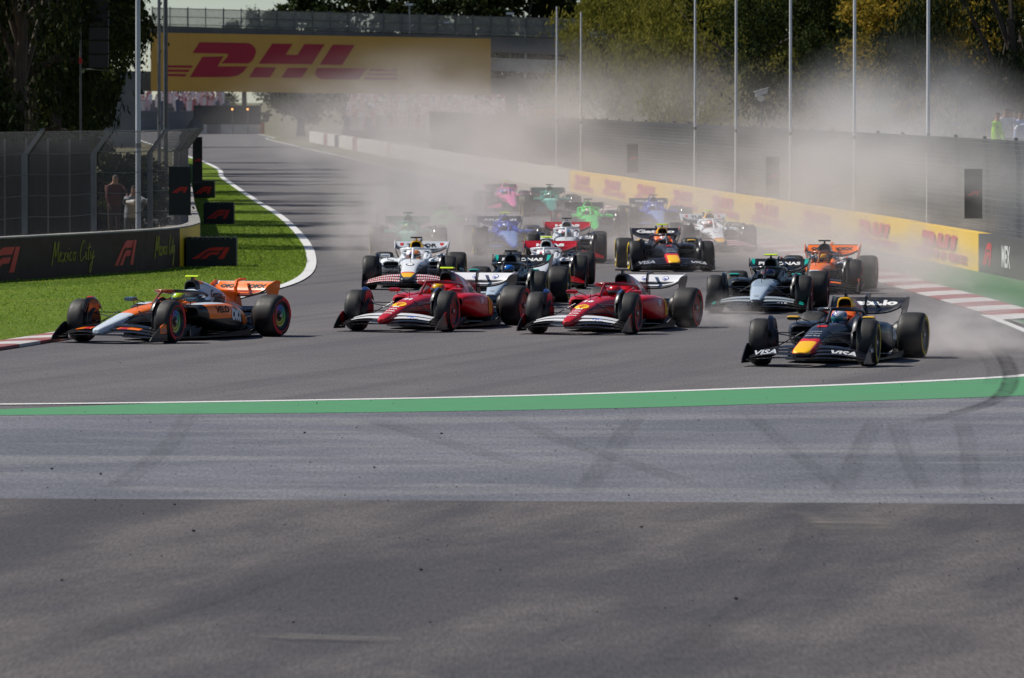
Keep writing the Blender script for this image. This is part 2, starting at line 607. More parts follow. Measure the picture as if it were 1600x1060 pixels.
def skid(pix, w, mat, z, ends=.18):
    """a strip of rubber, thickest along its middle and fading out at the ends"""
    p = smooth_path([(q.x, q.y) for q in G(pix)], .5)
    rows, cov = [], []
    N = normals(p)
    prof = ((-.5, 0), (-.30, .8), (-.12, .55), (.12, .6), (.32, 1.0), (.5, 0))
    for i, (q, n) in enumerate(zip(p, N)):
        e = min(1, i / len(p) / ends, (len(p) - 1 - i) / len(p) / ends)
        rows.append([(q.x + n.x * w * a, q.y + n.y * w * a, z) for a, _ in prof])
        cov += [c * e for _, c in prof]
    o = MB().grid(rows).build('tyre_mark', mat)
    at_ = o.data.attributes.new('cover', 'FLOAT', 'POINT')
    at_.data.foreach_set('value', cov)
    return struct(o)
skid([(1520, 516), (1545, 532), (1568, 560), (1579, 588), (1572, 612), (1548, 630), (1500, 645), (1440, 660), (1385, 672)], .30, M_SKID, .0165)
skid([(1500, 530), (1536, 556), (1552, 580), (1546, 606)], .26, M_SKID2, .0170)
for i, (pix, w) in enumerate([([(1372, 650), (1345, 700), (1308, 782)], .30), ([(1392, 650), (1420, 720), (1455, 784)], .26), ([(1500, 650), (1512, 700), (1522, 786)], .26), ([(780, 648), (880, 690), (1000, 730), (1130, 775)], .34), ([(1262, 780), (1264, 830), (1235, 885), (1180, 940), (1090, 1005), (1010, 1070)], .42),
                                  ([(560, 652), (640, 675), (740, 705), (850, 735)], .4), ([(-20, 625), (160, 612), (400, 596), (640, 580), (860, 570)], .14), ([(-20, 598), (200, 585), (420, 572)], .10), ([(470, 510), (640, 496), (800, 474)], .12), ([(1600, 522), (1500, 545), (1380, 556)], .12),
                                  ([(0, 1035), (160, 985), (330, 935), (480, 880)], .5), ([(1000, 640), (960, 700), (900, 785)], .3), ([(300, 640), (260, 700), (150, 785)], .3), ([(1160, 640), (1230, 700), (1330, 780)], .25)]):
    skid(pix, w, M_SKID2, .0180 + .0006 * i)
M_SCUFF = film_mat('pale_scuff', (.30, .26, .23), .55, (1, 3, 1))
M_CRACK = film_mat('dark_crack', (.012, .011, .011), 1.0, (6, 6, 1))
skid([(380, 996), (480, 1000), (560, 1003), (640, 1004)], .55, M_SCUFF, .0275, .35)
skid([(1275, 800), (1320, 815), (1350, 840)], .9, M_SCUFF, .0280, .45)
for k, pix in enumerate([[(1352, 917), (1372, 917.6), (1394, 917)], [(1582, 921), (1602, 921.5)], [(1052, 829), (1085, 830), (1100, 829)], [(1120, 845), (1140, 846)]]):
    skid(pix, .10, M_CRACK, .0285 + .0004 * k, .3)
# bits of rubber and stones thrown on the run-off, too small to count
mb = MB()
rnd = random.Random(5)
for i in range(260):
    p = gp(rnd.uniform(-20, 1620), rnd.triangular(560, 1050, 660))
    s_ = rnd.uniform(.003, .008) * (1 if rnd.random() < .9 else 2)
    q = rnd.uniform(0, 3)
    mb.box((-s_, -s_ * .7, 0), (s_, s_ * .7, s_ * 1.1), 0, Matrix.Translation((p.x, p.y, .02)) @ Matrix.Rotation(q, 4, 'Z') @ Matrix.Rotation(.4, 4, 'X'))
o = mb.build('gravel', plain('rubber_crumbs', (.03, .03, .03), .9))
tag(o, 'scattered dark rubber crumbs and pebbles on the painted run-off', 'debris', None, 'stuff')

# grass blades on the verge, as one mass
def grass():
    rnd = random.Random(11)
    mb_v, mb_f = [], []
    near = [(a, b) for a, b in zip(gl_a, gl_b) if a.y < 330]
    for i in range(105000):
        k = int(rnd.random() ** 1.0 * (len(near) - 1))
        a0, b0 = near[k]
        a1, b1 = near[min(k + 1, len(near) - 1)]
        u, v = rnd.random(), rnd.random()
        p = (a0 + (a1 - a0) * u) * (1 - v) + (b0 + (b1 - b0) * u) * v
        if p.y > 205 and rnd.random() < .5:
            continue
        h = rnd.uniform(.014, .034) * (1.9 if rnd.random() < .03 else 1)
        q = rnd.uniform(0, 6.283)
        w = rnd.uniform(.009, .02)
        dx, dy = math.cos(q) * w, math.sin(q) * w
        lx, ly = rnd.uniform(-.03, .03), rnd.uniform(-.03, .03)
        o_ = len(mb_v)
        mb_v += [(p.x - dx, p.y - dy, .018), (p.x + dx, p.y + dy, .018), (p.x + lx, p.y + ly, .02 + h)]
        mb_f.append((o_, o_ + 1, o_ + 2))
    me = bpy.data.meshes.new('grass')
    me.from_pydata(mb_v, [], mb_f)
    return me
def blade_mat():
    m, t, b = new_mat('grass_blade')
    gi = nd(t, 'ShaderNodeNewGeometry')
    r_ = nd(t, 'ShaderNodeValToRGB')
    t.links.new(gi.outputs['Random Per Island'], r_.inputs[0])
    e = r_.color_ramp
    e.elements[0].color = (.16, .29, .018, 1)
    e.elements[1].color = (.40, .46, .07, 1)
    x = e.elements.new(.6); x.color = (.25, .37, .03, 1)
    val(t, b.inputs['Base Color'], r_.outputs[0])
    b.inputs['Roughness'].default_value = .6
    b.inputs['Specular IOR Level'].default_value = .2
    tl = nd(t, 'ShaderNodeBsdfTranslucent')
    t.links.new(r_.outputs[0], tl.inputs[0])
    mx = nd(t, 'ShaderNodeMixShader')
    mx.inputs[0].default_value = .35
    t.links.new(b.outputs[0], mx.inputs[1])
    t.links.new(tl.outputs[0], mx.inputs[2])
    t.links.new(mx.outputs[0], t.nodes['Material Output'].inputs[0])
    return m
o = put('grass', grass(), blade_mat())
tag(o, 'short sunlit green grass between the track edge and the dark barrier', 'grass', None, 'stuff')
# ================================================================== barriers, fences, bridge, trees
GALV = plain('galvanised_steel', (.24, .25, .26), .45, .6, vary=.25)
GALV_D = plain('weathered_steel', (.16, .165, .17), .5, .5, vary=.3)
POLE_W = plain('pale_pole_paint', (.52, .53, .55), .45, .1, vary=.15, scale=1.0)
CONC = plain('concrete', (.36, .345, .32), .85, vary=.35, scale=1.3)
CONC_W = plain('whitewashed_concrete', (.55, .53, .50), .8, vary=.25, scale=.9)
CONC_D = plain('bridge_concrete', (.20, .20, .205), .85, vary=.35, scale=.4)
BROWN = plain('brown_banner', hex_('3c2618'), .7, vary=.15)
BLACKB = plain('black_foam', (.012, .012, .013), .6, vary=.25)
YELLOWB = plain('yellow_banner', hex_('f2c41e'), .55, vary=.08, scale=.5)
YELLOW_S = plain('bridge_sign_yellow', hex_('d2a045'), .5, vary=.08, scale=.3)
RED_S = plain('sign_red', hex_('aa1430'), .5, vary=.08)
RED_B = plain('emblem_red', hex_('d81e14'), .5, vary=.08)
SCRIPT = plain('script_yellow', hex_('b4aa3c'), .5, vary=.1)

def path_at(path, s):
    acc = 0.0
    for a, b in zip(path, path[1:]):
        l = (b - a).length
        if acc + l >= s:
            return a + (b - a) * ((s - acc) / max(l, 1e-9)), (b - a).normalized()
        acc += l
    return path[-1], (path[-1] - path[-2]).normalized()
def path_len(path):
    return sum((b - a).length for a, b in zip(path, path[1:]))
def s_of(path, test):
    """arc length at which test(point) first holds"""
    acc = 0.0
    for a, b in zip(path, path[1:]):
        if test(b):
            return acc
        acc += (b - a).length
    return acc
def s_at_px(path, px):
    """arc length where the path crosses the photograph's column px"""
    acc = 0.0
    u = (px - 800) / FPX
    for a, b in zip(path, path[1:]):
        fa, fb = a.x - u * a.y, b.x - u * b.y
        if fa * fb <= 0 and fa != fb:
            return acc + (b - a).length * fa / (fa - fb)
        acc += (b - a).length
    return acc
def wall_run(path, s0, s1, th, h, side, z0=0.0, step=1.0, mat=0, ends=True):
    """a wall of thickness th standing on the given side (+1 right, -1 left) of the path"""
    mb = MB()
    n = max(1, int((s1 - s0) / step))
    rows = []
    for k in range(n + 1):
        p, d = path_at(path, s0 + (s1 - s0) * k / n)
        nr = Vector((d.y, -d.x, 0)) * side
        q = p + nr * th
        rows.append([(p.x, p.y, z0), (p.x, p.y, h), (q.x, q.y, h), (q.x, q.y, z0)])
    return mb.rings(rows)
def on_path(path, s, w, h, z, side=-1, lift=.006):
    """maps a unit box onto the face of a wall that follows the path; x runs along increasing s"""
    def f(x, y):
        p, d = path_at(path, s + w * x)
        nr = Vector((d.y, -d.x, 0)) * side
        q = p + nr * lift
        return (q.x, q.y, z + h * y)
    return f
def mapped(name, polys, f, mat, parent, sub=0):
    mb = MB()
    for pl in polys:
        pts = []
        for (x0, y0), (x1, y1) in zip(pl, pl[1:] + pl[:1]):
            for k in range(sub + 1):
                t = k / (sub + 1)
                pts.append((x0 + (x1 - x0) * t, y0 + (y1 - y0) * t))
        mb.add([f(x, y) for x, y in pts], [tuple(range(len(pts)))])
    me = bpy.data.meshes.new(name)
    me.from_pydata(mb.v, [], mb.f)
    bm = bmesh.new()
    bm.from_mesh(me)
    bmesh.ops.triangulate(bm, faces=bm.faces[:])
    bm.to_mesh(me)
    bm.free()
    return put(name, me, mat, parent)

# ------------------------------------------------------------------ right-hand barrier
RB = WALL_R
sY0, sY1 = s_at_px(RB, 890), s_at_px(RB, 1529)
barrier = tag(empty('barrier_wall', RB[len(RB) // 2]), 'long low yellow barrier wall with red emblems behind the kerb', 'barrier')
base = barrier.location.copy()
def local(o, par=None):
    """keep an object where it is although its parent stands elsewhere"""
    o.matrix_parent_inverse = Matrix.Translation(-Vector((par or barrier).location))
    return o
N_LOGO = 9
seg = (sY1 - sY0) / N_LOGO
for i in range(N_LOGO):
    a = sY0 + seg * i
    pn = local(wall_run(RB, a + .006, a + seg - .006, .32, .90 + (.012 if i % 2 else 0), -1).build('panel', YELLOWB, barrier))
    # the wall path runs towards the camera, so seen from the track x grows to the right
    f = on_path(RB, a + seg * .14, seg * .72, .64, .13, 1, .035)
    lg = mapped('emblem', DHL_POLYS, f, plain('emblem_red_hazed', hex_('c8323c'), .6), pn, 2)  # red paled in the colour itself, standing in for dust haze
tag(barrier, None, None)
# pale concrete blocks further up the straight
cb = tag(empty('barrier_wall', (-2, 380, 0)), 'pale concrete block barrier beyond the yellow one, beside the dry verge', 'barrier')
s_a, s_b = s_of(RB, lambda p: p.y < 620), sY0
n = int((s_b - s_a) / 4.0)
rnd = random.Random(3)
for i in range(n):
    a = s_a + (s_b - s_a) * i / n
    b = s_a + (s_b - s_a) * (i + 1) / n
    red = i in (8, 9, 22, 23, 36)
    local(wall_run(RB, a + .02, b - .02, .4, .93 + rnd.uniform(-.02, .02), -1, 0, 4.0).build('concrete_block', plain('brick_red_block', (.24, .10, .08), .8) if red else CONC_W, cb), cb)
# dark sections nearest the frame edge
db = tag(empty('barrier_wall', (12, 160, 0)), 'dark printed barrier section at the end of the yellow wall', 'barrier')
s0, s1 = sY1, path_len(RB)
n = 5
for i in range(n):
    a, b = s0 + (s1 - s0) * i / n, s0 + (s1 - s0) * (i + 1) / n
    pn = local(wall_run(RB, a + .006, b - .006, .32, .90, -1).build('panel', plain('dark_grey_banner', hex_('4a4a4c'), .6), db), db)
    f = on_path(RB, a + (b - a) * .12, (b - a) * .22, .52, .20, 1, .012)
    mapped('emblem', F1_POLYS, f, plain('emblem_red_hazed', hex_('c8323c'), .6), pn, 1)  # same emblem red, with the dust haze put into its colour
    vs_, fs, _ = text_polys('MEX', .03)
    f = on_path(RB, a + (b - a) * .58, (b - a) * .20, .50, .22, 1, .012)
    mb = MB().add([f(x, y) for x, y in vs_], fs)
    put('lettering', mb.mesh('lettering'), INK_WHITE if 'INK_WHITE' in globals() else plain('banner_white', (.7, .7, .7), .6), pn)

# ------------------------------------------------------------------ catch fences
def fence(name, path, s0, s1, side, post_gap, h0, h1, lean, pitch, wire, label, mat_post, mat_wire, diamond=True, cables=5, z0=0.0):
    """posts whose heads lean over the track, wire mesh and cables; side: which side of the path the track lies on"""
    fo = empty(name, path_at(path, (s0 + s1) / 2)[0])
    tag(fo, label, 'fence')
    L = lambda o: local(o, fo)
    def P(s, z):
        p, d = path_at(path, s)
        nr = Vector((d.y, -d.x, 0)) * side
        k = max(0.0, z - h1)                      # above h1 the mesh leans towards the track
        q = p + nr * (lean * k)
        return Vector((q.x, q.y, z))
    top = h1 + .55
    n = max(1, int((s1 - s0) / post_gap))
    for i in range(n + 1):
        s = s0 + (s1 - s0) * i / n
        p, d = path_at(path, s)
        nr = Vector((d.y, -d.x, 0)) * side
        b = p - nr * .09
        mb = MB()
        w = .055
        def sq(c, r_=w):
            return [c + d * r_ + nr * r_, c + d * r_ - nr * r_, c - d * r_ - nr * r_, c - d * r_ + nr * r_]
        up = Vector((0, 0, 1))
        mb.rings([sq(b + up * z0), sq(b + up * h1), sq(b + up * (top + .06) + nr * lean * .60, .04)])
        L(mb.build('post', mat_post, fo))
    for k in range(cables):
        z = h0 + (top - .01 - h0) * k / (cables - 1)
        pts = []
        m_ = int((s1 - s0) / 1.0)
        for j in range(m_ + 1):
            s = s0 + (s1 - s0) * j / m_
            pts.append(P(s, z - .04 * abs(math.sin(math.pi * (s - s0) / ((s1 - s0) / n)))))
        L(MB().tube(pts, .008, 4).build('cable', mat_wire, fo))
    mb = MB()
    H_ = top - h0
    if diamond:
        m_ = int((s1 - s0 + H_) / pitch)
        for j in range(m_):
            for sg in (1, -1):
                st = s0 - (H_ if sg > 0 else 0) + j * pitch
                pts = []
                for z in [h0 + (h1 - h0) * k / 4 for k in range(5)] + [top]:
                    s = st + sg * (z - h0)
                    if s0 <= s <= s1:
                        pts.append(P(s, z) + Vector((0, 0, 0)))
                if len(pts) > 1:
                    mb.tube(pts, wire, 3)
    else:
        m_ = int((s1 - s0) / pitch)
        for j in range(m_ + 1):
            s = s0 + (s1 - s0) * j / m_
            mb.tube([P(s, h0), P(s, h1), P(s, top)], wire, 3)
        zz = h0
        while zz < top:
            mm = int((s1 - s0) / 3)
            mb.tube([P(s0 + (s1 - s0) * j / mm, zz) for j in range(mm + 1)], wire, 3)
            zz += pitch
    me = bpy.data.meshes.new('wire_mesh')
    me.from_pydata(mb.v, [], mb.f)
    o = L(put('wire_mesh', me, mat_wire, fo))
    o['kind'] = 'stuff'
    return fo, P
WL = WALL_L
off_l = offset(WL, .30)       # the fence stands on the far half of the wall
s_c = s_of(WL, lambda p: p.y > 172)
FL_S0, FL_S1 = s_of(off_l, lambda p: p.y > 140), s_of(off_l, lambda p: p.y > 240)
off_l = offset(WL, -.30)
fence('catch_fence', off_l, FL_S0, FL_S1, 1, 4.4, .93, 2.78, .75, .075, .0027, 'grey wire catch fence with leaning posts on the dark barrier by the trees', GALV_D, plain('dull_wire', (.11, .115, .12), .5, .4), True, 6, .9)
off_r = offset(RB, -.55)
FR0, FR1 = s_of(off_r, lambda p: p.y < 430), path_len(off_r)
fence('catch_fence', off_r, FR0, FR1, 1, 6.0, .35, 2.55, .12, .12, .008, 'tall grey wire catch fence behind the yellow barrier', GALV_D, GALV, False, 5)

# ------------------------------------------------------------------ left-hand barrier: dark printed panels, then a yellow end round the corner
lb = tag(empty('barrier_wall', (-9, 168, 0)), 'dark brown printed barrier wall on the grass below the catch fence', 'barrier')
sC0, sC1 = s_at_px(WL, 281), None
P_PX = [-190, -60, 30, 138, 228, 281]
for i in range(len(P_PX) - 1):
    a, b = s_at_px(WL, P_PX[i]), s_at_px(WL, P_PX[i + 1])
    h_ = .95 if i < 4 else .945
    pn = local(wall_run(WL, a + .004, b - .004, .42, h_, -1, 0, .5).build('panel', BROWN, lb), lb)
yb = local(wall_run(WL, s_at_px(WL, 281), s_of(WL, lambda p: p.y > 181.5), .42, .945, -1, 0, .35).build('end_panel', YELLOWB, lb), lb)
yb['label'] = 'yellow end of the barrier at the bend'
local(wall_run(WL, s_of(WL, lambda p: p.y > 181.5) + .1, s_of(WL, lambda p: p.y > 430), .42, .945, -1, 0, 2.0).build('panel', CONC, lb), lb)
local(wall_run(WL, s_at_px(WL, -190), s_of(WL, lambda p: p.y > 181.5), .45, .985, -1, .952, .5).build('coping', CONC, lb), lb)
def f1_on_left(px0, px1, y0=.20, y1=.80):
    a, b = s_at_px(WL, px0), s_at_px(WL, px1)
    f = on_path(WL, a, b - a, (y1 - y0) * .95, y0 * .95, 1, .010)
    local(mapped('emblem', F1_POLYS, f, RED_B, lb, 1), lb)
f1_on_left(-28, 31)
f1_on_left(178, 213)
STROKES = {  # hand-drawn letters, each a list of strokes in a unit-high box (descender below zero)
    'M': (.55, [[(0, -.15), (.08, .5), (.14, 1.0), (.20, .5), (.27, .25), (.36, .7), (.44, 1.0), (.46, .4), (.52, 0)]]),
    'e': (.26, [[(0, .22), (.12, .30), (.18, .42), (.10, .48), (.02, .3), (.04, .06), (.14, 0), (.26, .12)]]),
    'x': (.30, [[(0, .42), (.10, .40), (.16, .05), (.28, .02)], [(.26, .46), (.10, .15), (.0, -.05)]]),
    'i': (.16, [[(0, .15), (.06, .42), (.06, .08), (.15, .08)], [(.08, .60), (.10, .64)]]),
    'c': (.24, [[(.18, .42), (.08, .46), (.0, .25), (.06, .02), (.22, .10)]]),
    'o': (.26, [[(.10, .44), (.0, .28), (.04, .04), (.14, .04), (.19, .28), (.10, .44), (.26, .40)]]),
    ' ': (.22, []),
    'C': (.42, [[(.34, .88), (.24, 1.0), (.10, .75), (.02, .35), (.08, .02), (.22, .0), (.38, .20)]]),
    't': (.20, [[(.10, .85), (.05, .2), (.08, .02), (.18, .08)], [(-.04, .58), (.24, .66)]]),
    'y': (.36, [[(0, .44), (.04, .12), (.16, .10), (.24, .46), (.18, -.2), (.08, -.62), (.0, -.40), (.20, .0), (.36, .2)]]),
}
def script(px0, px1, y0, y1):
    a, b = s_at_px(WL, px0), s_at_px(WL, px1)
    total = sum(STROKES[c][0] + .04 for c in 'Mexico City')
    f = on_path(WL, a, b - a, (y1 - y0), y0, 1, .012)
    mb = MB()
    x = 0.0
    for c in 'Mexico City':
        w, st = STROKES[c]
        for s in st:
            p3 = smooth_path([((x + q[0]), q[1]) for q in s], .05)
            mb.tube([Vector(f((p.x + .12 * p.y) / total, p.y)) for p in p3], .014, 4)
        x += w + .04
    local(mb.build('lettering', SCRIPT, lb), lb)
script(80, 147, .36, .82)
script(-140, -60, .36, .82)
script(241, 272, .36, .82)

# black foam blocks with a toothed top and a red emblem, standing on the grass along the track edge
def block(px0, px1, yb_, h_, label, depth=.9):
    a, b = gp(px0, yb_), gp(px1, yb_)
    w = b.x - a.x
    o = tag(empty('foam_block', (a.x, a.y, .02)), label, 'foam block', 'black foam blocks along the verge')
    mb = MB().box((0, 0, 0), (w, depth, h_ - .05))
    n = 9
    for k in range(n):
        x0 = w * (k + .12) / n
        mb.box((x0, .02, h_ - .0505), (x0 + w / n * .70, depth - .02, h_))
    mb.build('body', BLACKB, o)
    flat_sign('emblem', F1_POLYS, (w * .10, 0, h_ * .26), (1, 0, 0), (0, 0, 1), w * .78, h_ * .40, RED_B, o, lift=.006)
    return o
block(291, 369, 418, .70, 'black foam block with red emblem nearest the yellow barrier end')
block(318, 365, 352, .70, 'second black foam block with red emblem on the verge, behind the nearest one')
block(301, 335, 311, .70, 'third and farthest black foam block on the verge beside the fence')
# black boards hung on the fences
def board(px0, px1, y0, y1, D, label, yaw=0.0):
    a, b = at(px0, y1, D), at(px1, y0, D)
    o = tag(empty('signal_board', ((a.x + b.x) / 2, D, a.z)), label, 'board', 'black boards on the fences')
    w, h_ = b.x - a.x, b.z - a.z
    MB().box((-w / 2, 0, 0), (w / 2, .07, h_)).build('panel', BLACKB, o)
    MB().box((-w / 2 - .015, .012, -.015), (w / 2 + .015, .06, .0)).box((-w / 2 - .015, .012, h_), (w / 2 + .015, .06, h_ + .015)).build('frame', GALV_D, o)
    flat_sign('emblem', F1_POLYS, (-w * .36, 0, h_ * .46), (1, 0, 0), (0, 0, 1), w * .72, w * .26, RED_B, o, lift=.006)
    return o
board(264, 298, 261, 336, 173.2, 'tall black board with small red emblem on the fence by the trees')
board(301, 316, 215, 285, 236, 'narrow black board on the far end of the fence by the trees')
def fr_depth(px):
    return path_at(RB, s_at_px(RB, px))[0].y
for px0, px1, y0, y1, nm in ((980, 997, 226, 270, 'dark board on the fence above the far end of the yellow barrier'), (1197, 1218, 246, 306, 'dark board on the fence above the middle of the yellow barrier'), (1507, 1535, 265, 341, 'dark board on the fence above the near end of the yellow barrier')):
    board(px0, px1, y0, y1, fr_depth((px0 + px1) / 2) + .2, nm)

# ------------------------------------------------------------------ tall poles
def pole(px, D, top, r0, label, mat=None, base_z=0.0, collar=True):
    p = at(px, 300, D)
    o = tag(empty('pole', (p.x, D, 0)), label, 'pole', 'tall poles beside the track')
    MB().tube([(0, 0, 0), (0, 0, top * .5), (0, 0, top)], [r0, r0 * .88, r0 * .72], 10).build('shaft', mat or POLE_W, o, True)
    MB().lathe([(r0 * 2.2, 0), (r0 * 2.2, .03), (r0 * 1.3, .05), (r0 * 1.05, .25)], 10, 'Z').build('base_plate', GALV_D, o)
    MB().lathe([(r0 * 1.12, 2.9), (r0 * 1.12, 3.0)], 10, 'Z').build('collar', GALV_D, o)
    return o
pole(216, 172.6, 12, .066, 'thick pale pole standing at the barrier in front of the dark trees')
pole(249, 300, 14, .075, 'thinner grey pole beside the trees, just outside the yellow bridge sign', GALV)
pole(259, 290, 14, .10, 'dark grey pole in front of the yellow bridge sign', GALV_D)
POLE_B = plain('white_pole_paint', (.74, .75, .77), .45, .0, vary=.12, scale=1.0)
for i, (px, D, top) in enumerate([(870, 322, 8.0), (908, 308, 7.6), (1086, 256, 7.6), (1150, 241, 11), (1235, 222, 11), (1335, 204, 11), (1450, 187, 11)]):
    pole(px, D, top, .05, ['short pale pole in front of the bridge girder', 'pale pole where the bridge meets the trees', 'pale pole in front of the light olive tree', 'second tall pale pole past the light olive tree', 'tall pale pole left of the dark gap in the trees', 'tall pale pole before the dark gap in the trees', 'tall pale pole in front of the golden tree'][i], POLE_B)
# white camera housing on a thin mast
p = at(1190, 147, 236)
o = tag(empty('camera_mast', (p.x, 236, 0)), 'small white camera housing on a thin mast above the fence', 'camera')
MB().tube([(0, 0, 0), (0, 0, p.z - .1)], .03, 6).build('mast', GALV_D, o)
CAMW = plain('camera_white', (.85, .85, .85), .4)
MB().rings([[(-.20, -.25, p.z - .10), (-.20, .15, p.z - .10), (-.20, .15, p.z + .04), (-.20, -.25, p.z + .04)], [(.18, -.25, p.z + .02), (.18, .15, p.z + .02), (.18, .15, p.z + .16), (.18, -.25, p.z + .16)]]).build('housing', CAMW, o)
MB().rings([[(-.25, -.30, p.z + .05), (-.25, .18, p.z + .05), (-.25, .18, p.z + .075), (-.25, -.30, p.z + .075)], [(.22, -.30, p.z + .19), (.22, .18, p.z + .19), (.22, .18, p.z + .215), (.22, -.30, p.z + .215)]]).build('sunshield', CAMW, o)
MB().lathe([(.01, -.20), (.09, -.16), (.12, -.08), (.10, 0)], 12, 'Z', (-.02, -.02, p.z - .06)).build('dome', CAMW, o)
# small orange trackside board and a pale box beside it
p0, p1 = at(838, 193, 338), at(870, 170, 338)
o = tag(empty('marker_board', (p0.x, 338, 0)), 'small orange board standing above the fence under the bridge girder', 'board')
MB().box((0, 0, p0.z), (p1.x - p0.x, .08, p1.z)).build('panel', plain('orange_board', hex_('f0a014'), .6), o)
MB().box((-.05, -.02, p1.z), (p1.x - p0.x + .05, .1, p1.z + .06)).box((.1, .03, 0), (.16, .08, p0.z)).box((p1.x - p0.x - .16, .03, 0), (p1.x - p0.x - .1, .08, p0.z)).build('frame', GALV_D, o)
flat_sign('emblem', DHL_POLYS, (.12, 0, p0.z + .34), (1, 0, 0), (0, 0, 1), p1.x - p0.x - .24, .17, RED_S, o, lift=.01)
p0, p1 = at(880, 190, 338), at(891, 176, 338)
o = tag(empty('equipment_box', (p0.x, 338, 0)), 'small pale box on a post next to the orange board', 'box')
MB().box((0, 0, p0.z), (p1.x - p0.x, .2, p1.z)).build('body', CONC_W, o)
MB().tube([((p1.x - p0.x) / 2, .1, 0), ((p1.x - p0.x) / 2, .1, p0.z)], .03, 6).build('post', GALV_D, o)

# ------------------------------------------------------------------ bridge over the straight
BD = 560.0
bridge = tag(empty('bridge', (-10, BD, 0)), 'concrete footbridge across the straight carrying a railing of mesh', 'bridge')
def bz(px, y):
    return at(px, y, BD).z
def bx_(px):
    return at(px, 100, BD).x
def beam(name, px0, px1, ya0, ya1, yb0, yb1, d0, d1, mat, par=None):
    """a beam between two photograph columns; ya: top heights at the ends, yb: bottom heights; d0..d1 depth"""
    x0, x1 = bx_(px0), bx_(px1)
    r = []
    for x, px, yt, yb_ in ((x0, px0, ya0, yb0), (x1, px1, ya1, yb1)):
        r.append([(x, BD + d0, bz(px, yb_)), (x, BD + d0, bz(px, yt)), (x, BD + d1, bz(px, yt)), (x, BD + d1, bz(px, yb_))])
    o = MB().rings(r).build(name, mat, par or bridge)
    return local(o, par or bridge)
beam('deck', 150, 1050, 37, 66, 56, 92, .3, 7, CONC_D)
beam('girder', 760, 1050, 90, 102, 110, 124, .0, .8, CONC)
beam('girder', 150, 1050, 110, 128, 142, 150, 2.0, 6.0, CONC_D)
for px in (800, 930, 1030):
    x = bx_(px)
    local(MB().box((x - .5, BD + 2.2, 0), (x + .5, BD + 5.5, bz(px, 120))).build('pier', CONC_D, bridge), bridge)
x = bx_(200)
local(MB().box((x - 3, BD + 1, 0), (x + .6, BD + 6, bz(200, 120))).build('pier', CONC_D, bridge), bridge)
for i in range(34):                       # railing: posts, rails and a mesh infill
    px = 238 + 29.6 * i * .94
    yt, yb_ = 10 + (px - 240) * .026, 54 + (px - 240) * .030
    x = bx_(px)
    local(MB().box((x - .045, BD - .05, bz(px, yb_)), (x + .045, BD + .05, bz(px, yt))).build('railing_post', GALV_D, bridge), bridge)
for dy in (0, 13, 25):
    beam('rail', 238, 1040, 12 + dy, 33 + dy, 13.2 + dy, 34.2 + dy, -.02, .03, GALV_D)
mb = MB()
rnd = random.Random(21)
for i in range(620):
    px = 238 + 802 * i / 620
    x = bx_(px)
    mb.box((x - .013, BD + .06, bz(px, 40 + (px - 240) * .03)), (x + .013, BD + .075, bz(px, 13 + (px - 240) * .026)))
for k in range(14):
    f_ = (k + .5) / 14
    za, zb_ = bz(238, 40) + (bz(238, 13) - bz(238, 40)) * f_, bz(1040, 64) + (bz(1040, 34) - bz(1040, 64)) * f_
    xa, xb = bx_(238), bx_(1040)
    mb.rings([[(xa, BD + .08, za - .014), (xa, BD + .095, za - .014), (xa, BD + .095, za + .014), (xa, BD + .08, za + .014)], [(xb, BD + .08, zb_ - .014), (xb, BD + .095, zb_ - .014), (xb, BD + .095, zb_ + .014), (xb, BD + .08, zb_ + .014)]])
o = local(mb.build('mesh_infill', plain('pale_mesh', (.42, .42, .40), .6, vary=.3, scale=8), bridge), bridge)
o['kind'] = 'stuff'
for px in (806, 826, 850, 895, 930):
    beam('rail', px - 14, px + 14, 80, 81, 82, 83, -.1, 0, GALV_D)
# the yellow sign hung on the bridge
sg = tag(empty('bridge_sign', (bx_(500), BD - .5, 0)), 'huge yellow sign with red emblem hung across the bridge', 'sign')
x0, x1 = bx_(236), bx_(767)
zt0, zt1, zb0, zb1 = bz(236, 51), bz(767, 60.5), bz(236, 142), bz(767, 149.5)
n_p = 9
for i in range(n_p):
    f0, f1 = i / n_p, (i + 1) / n_p
    xa, xb = x0 + (x1 - x0) * f0, x0 + (x1 - x0) * f1 - .006
    L_ = lambda a, b, f: a + (b - a) * f
    r = [[(xa, BD - .45, L_(zb0, zb1, f0)), (xa, BD - .45, L_(zt0, zt1, f0)), (xa, BD - .25, L_(zt0, zt1, f0)), (xa, BD - .25, L_(zb0, zb1, f0))],
         [(xb, BD - .45, L_(zb0, zb1, f1)), (xb, BD - .45, L_(zt0, zt1, f1)), (xb, BD - .25, L_(zt0, zt1, f1)), (xb, BD - .25, L_(zb0, zb1, f1))]]
    local(MB().rings(r).build('panel', YELLOW_S, sg), sg)
ea, eb = at(262, 121, BD - .46), at(621, 125, BD - .46)
rv = (eb - ea)
o = flat_sign('emblem', DHL_POLYS, ea, rv, (-.02, 0, 1), rv.length, bz(400, 68) - bz(400, 123), RED_S, sg, lift=.02)
local(o, sg)
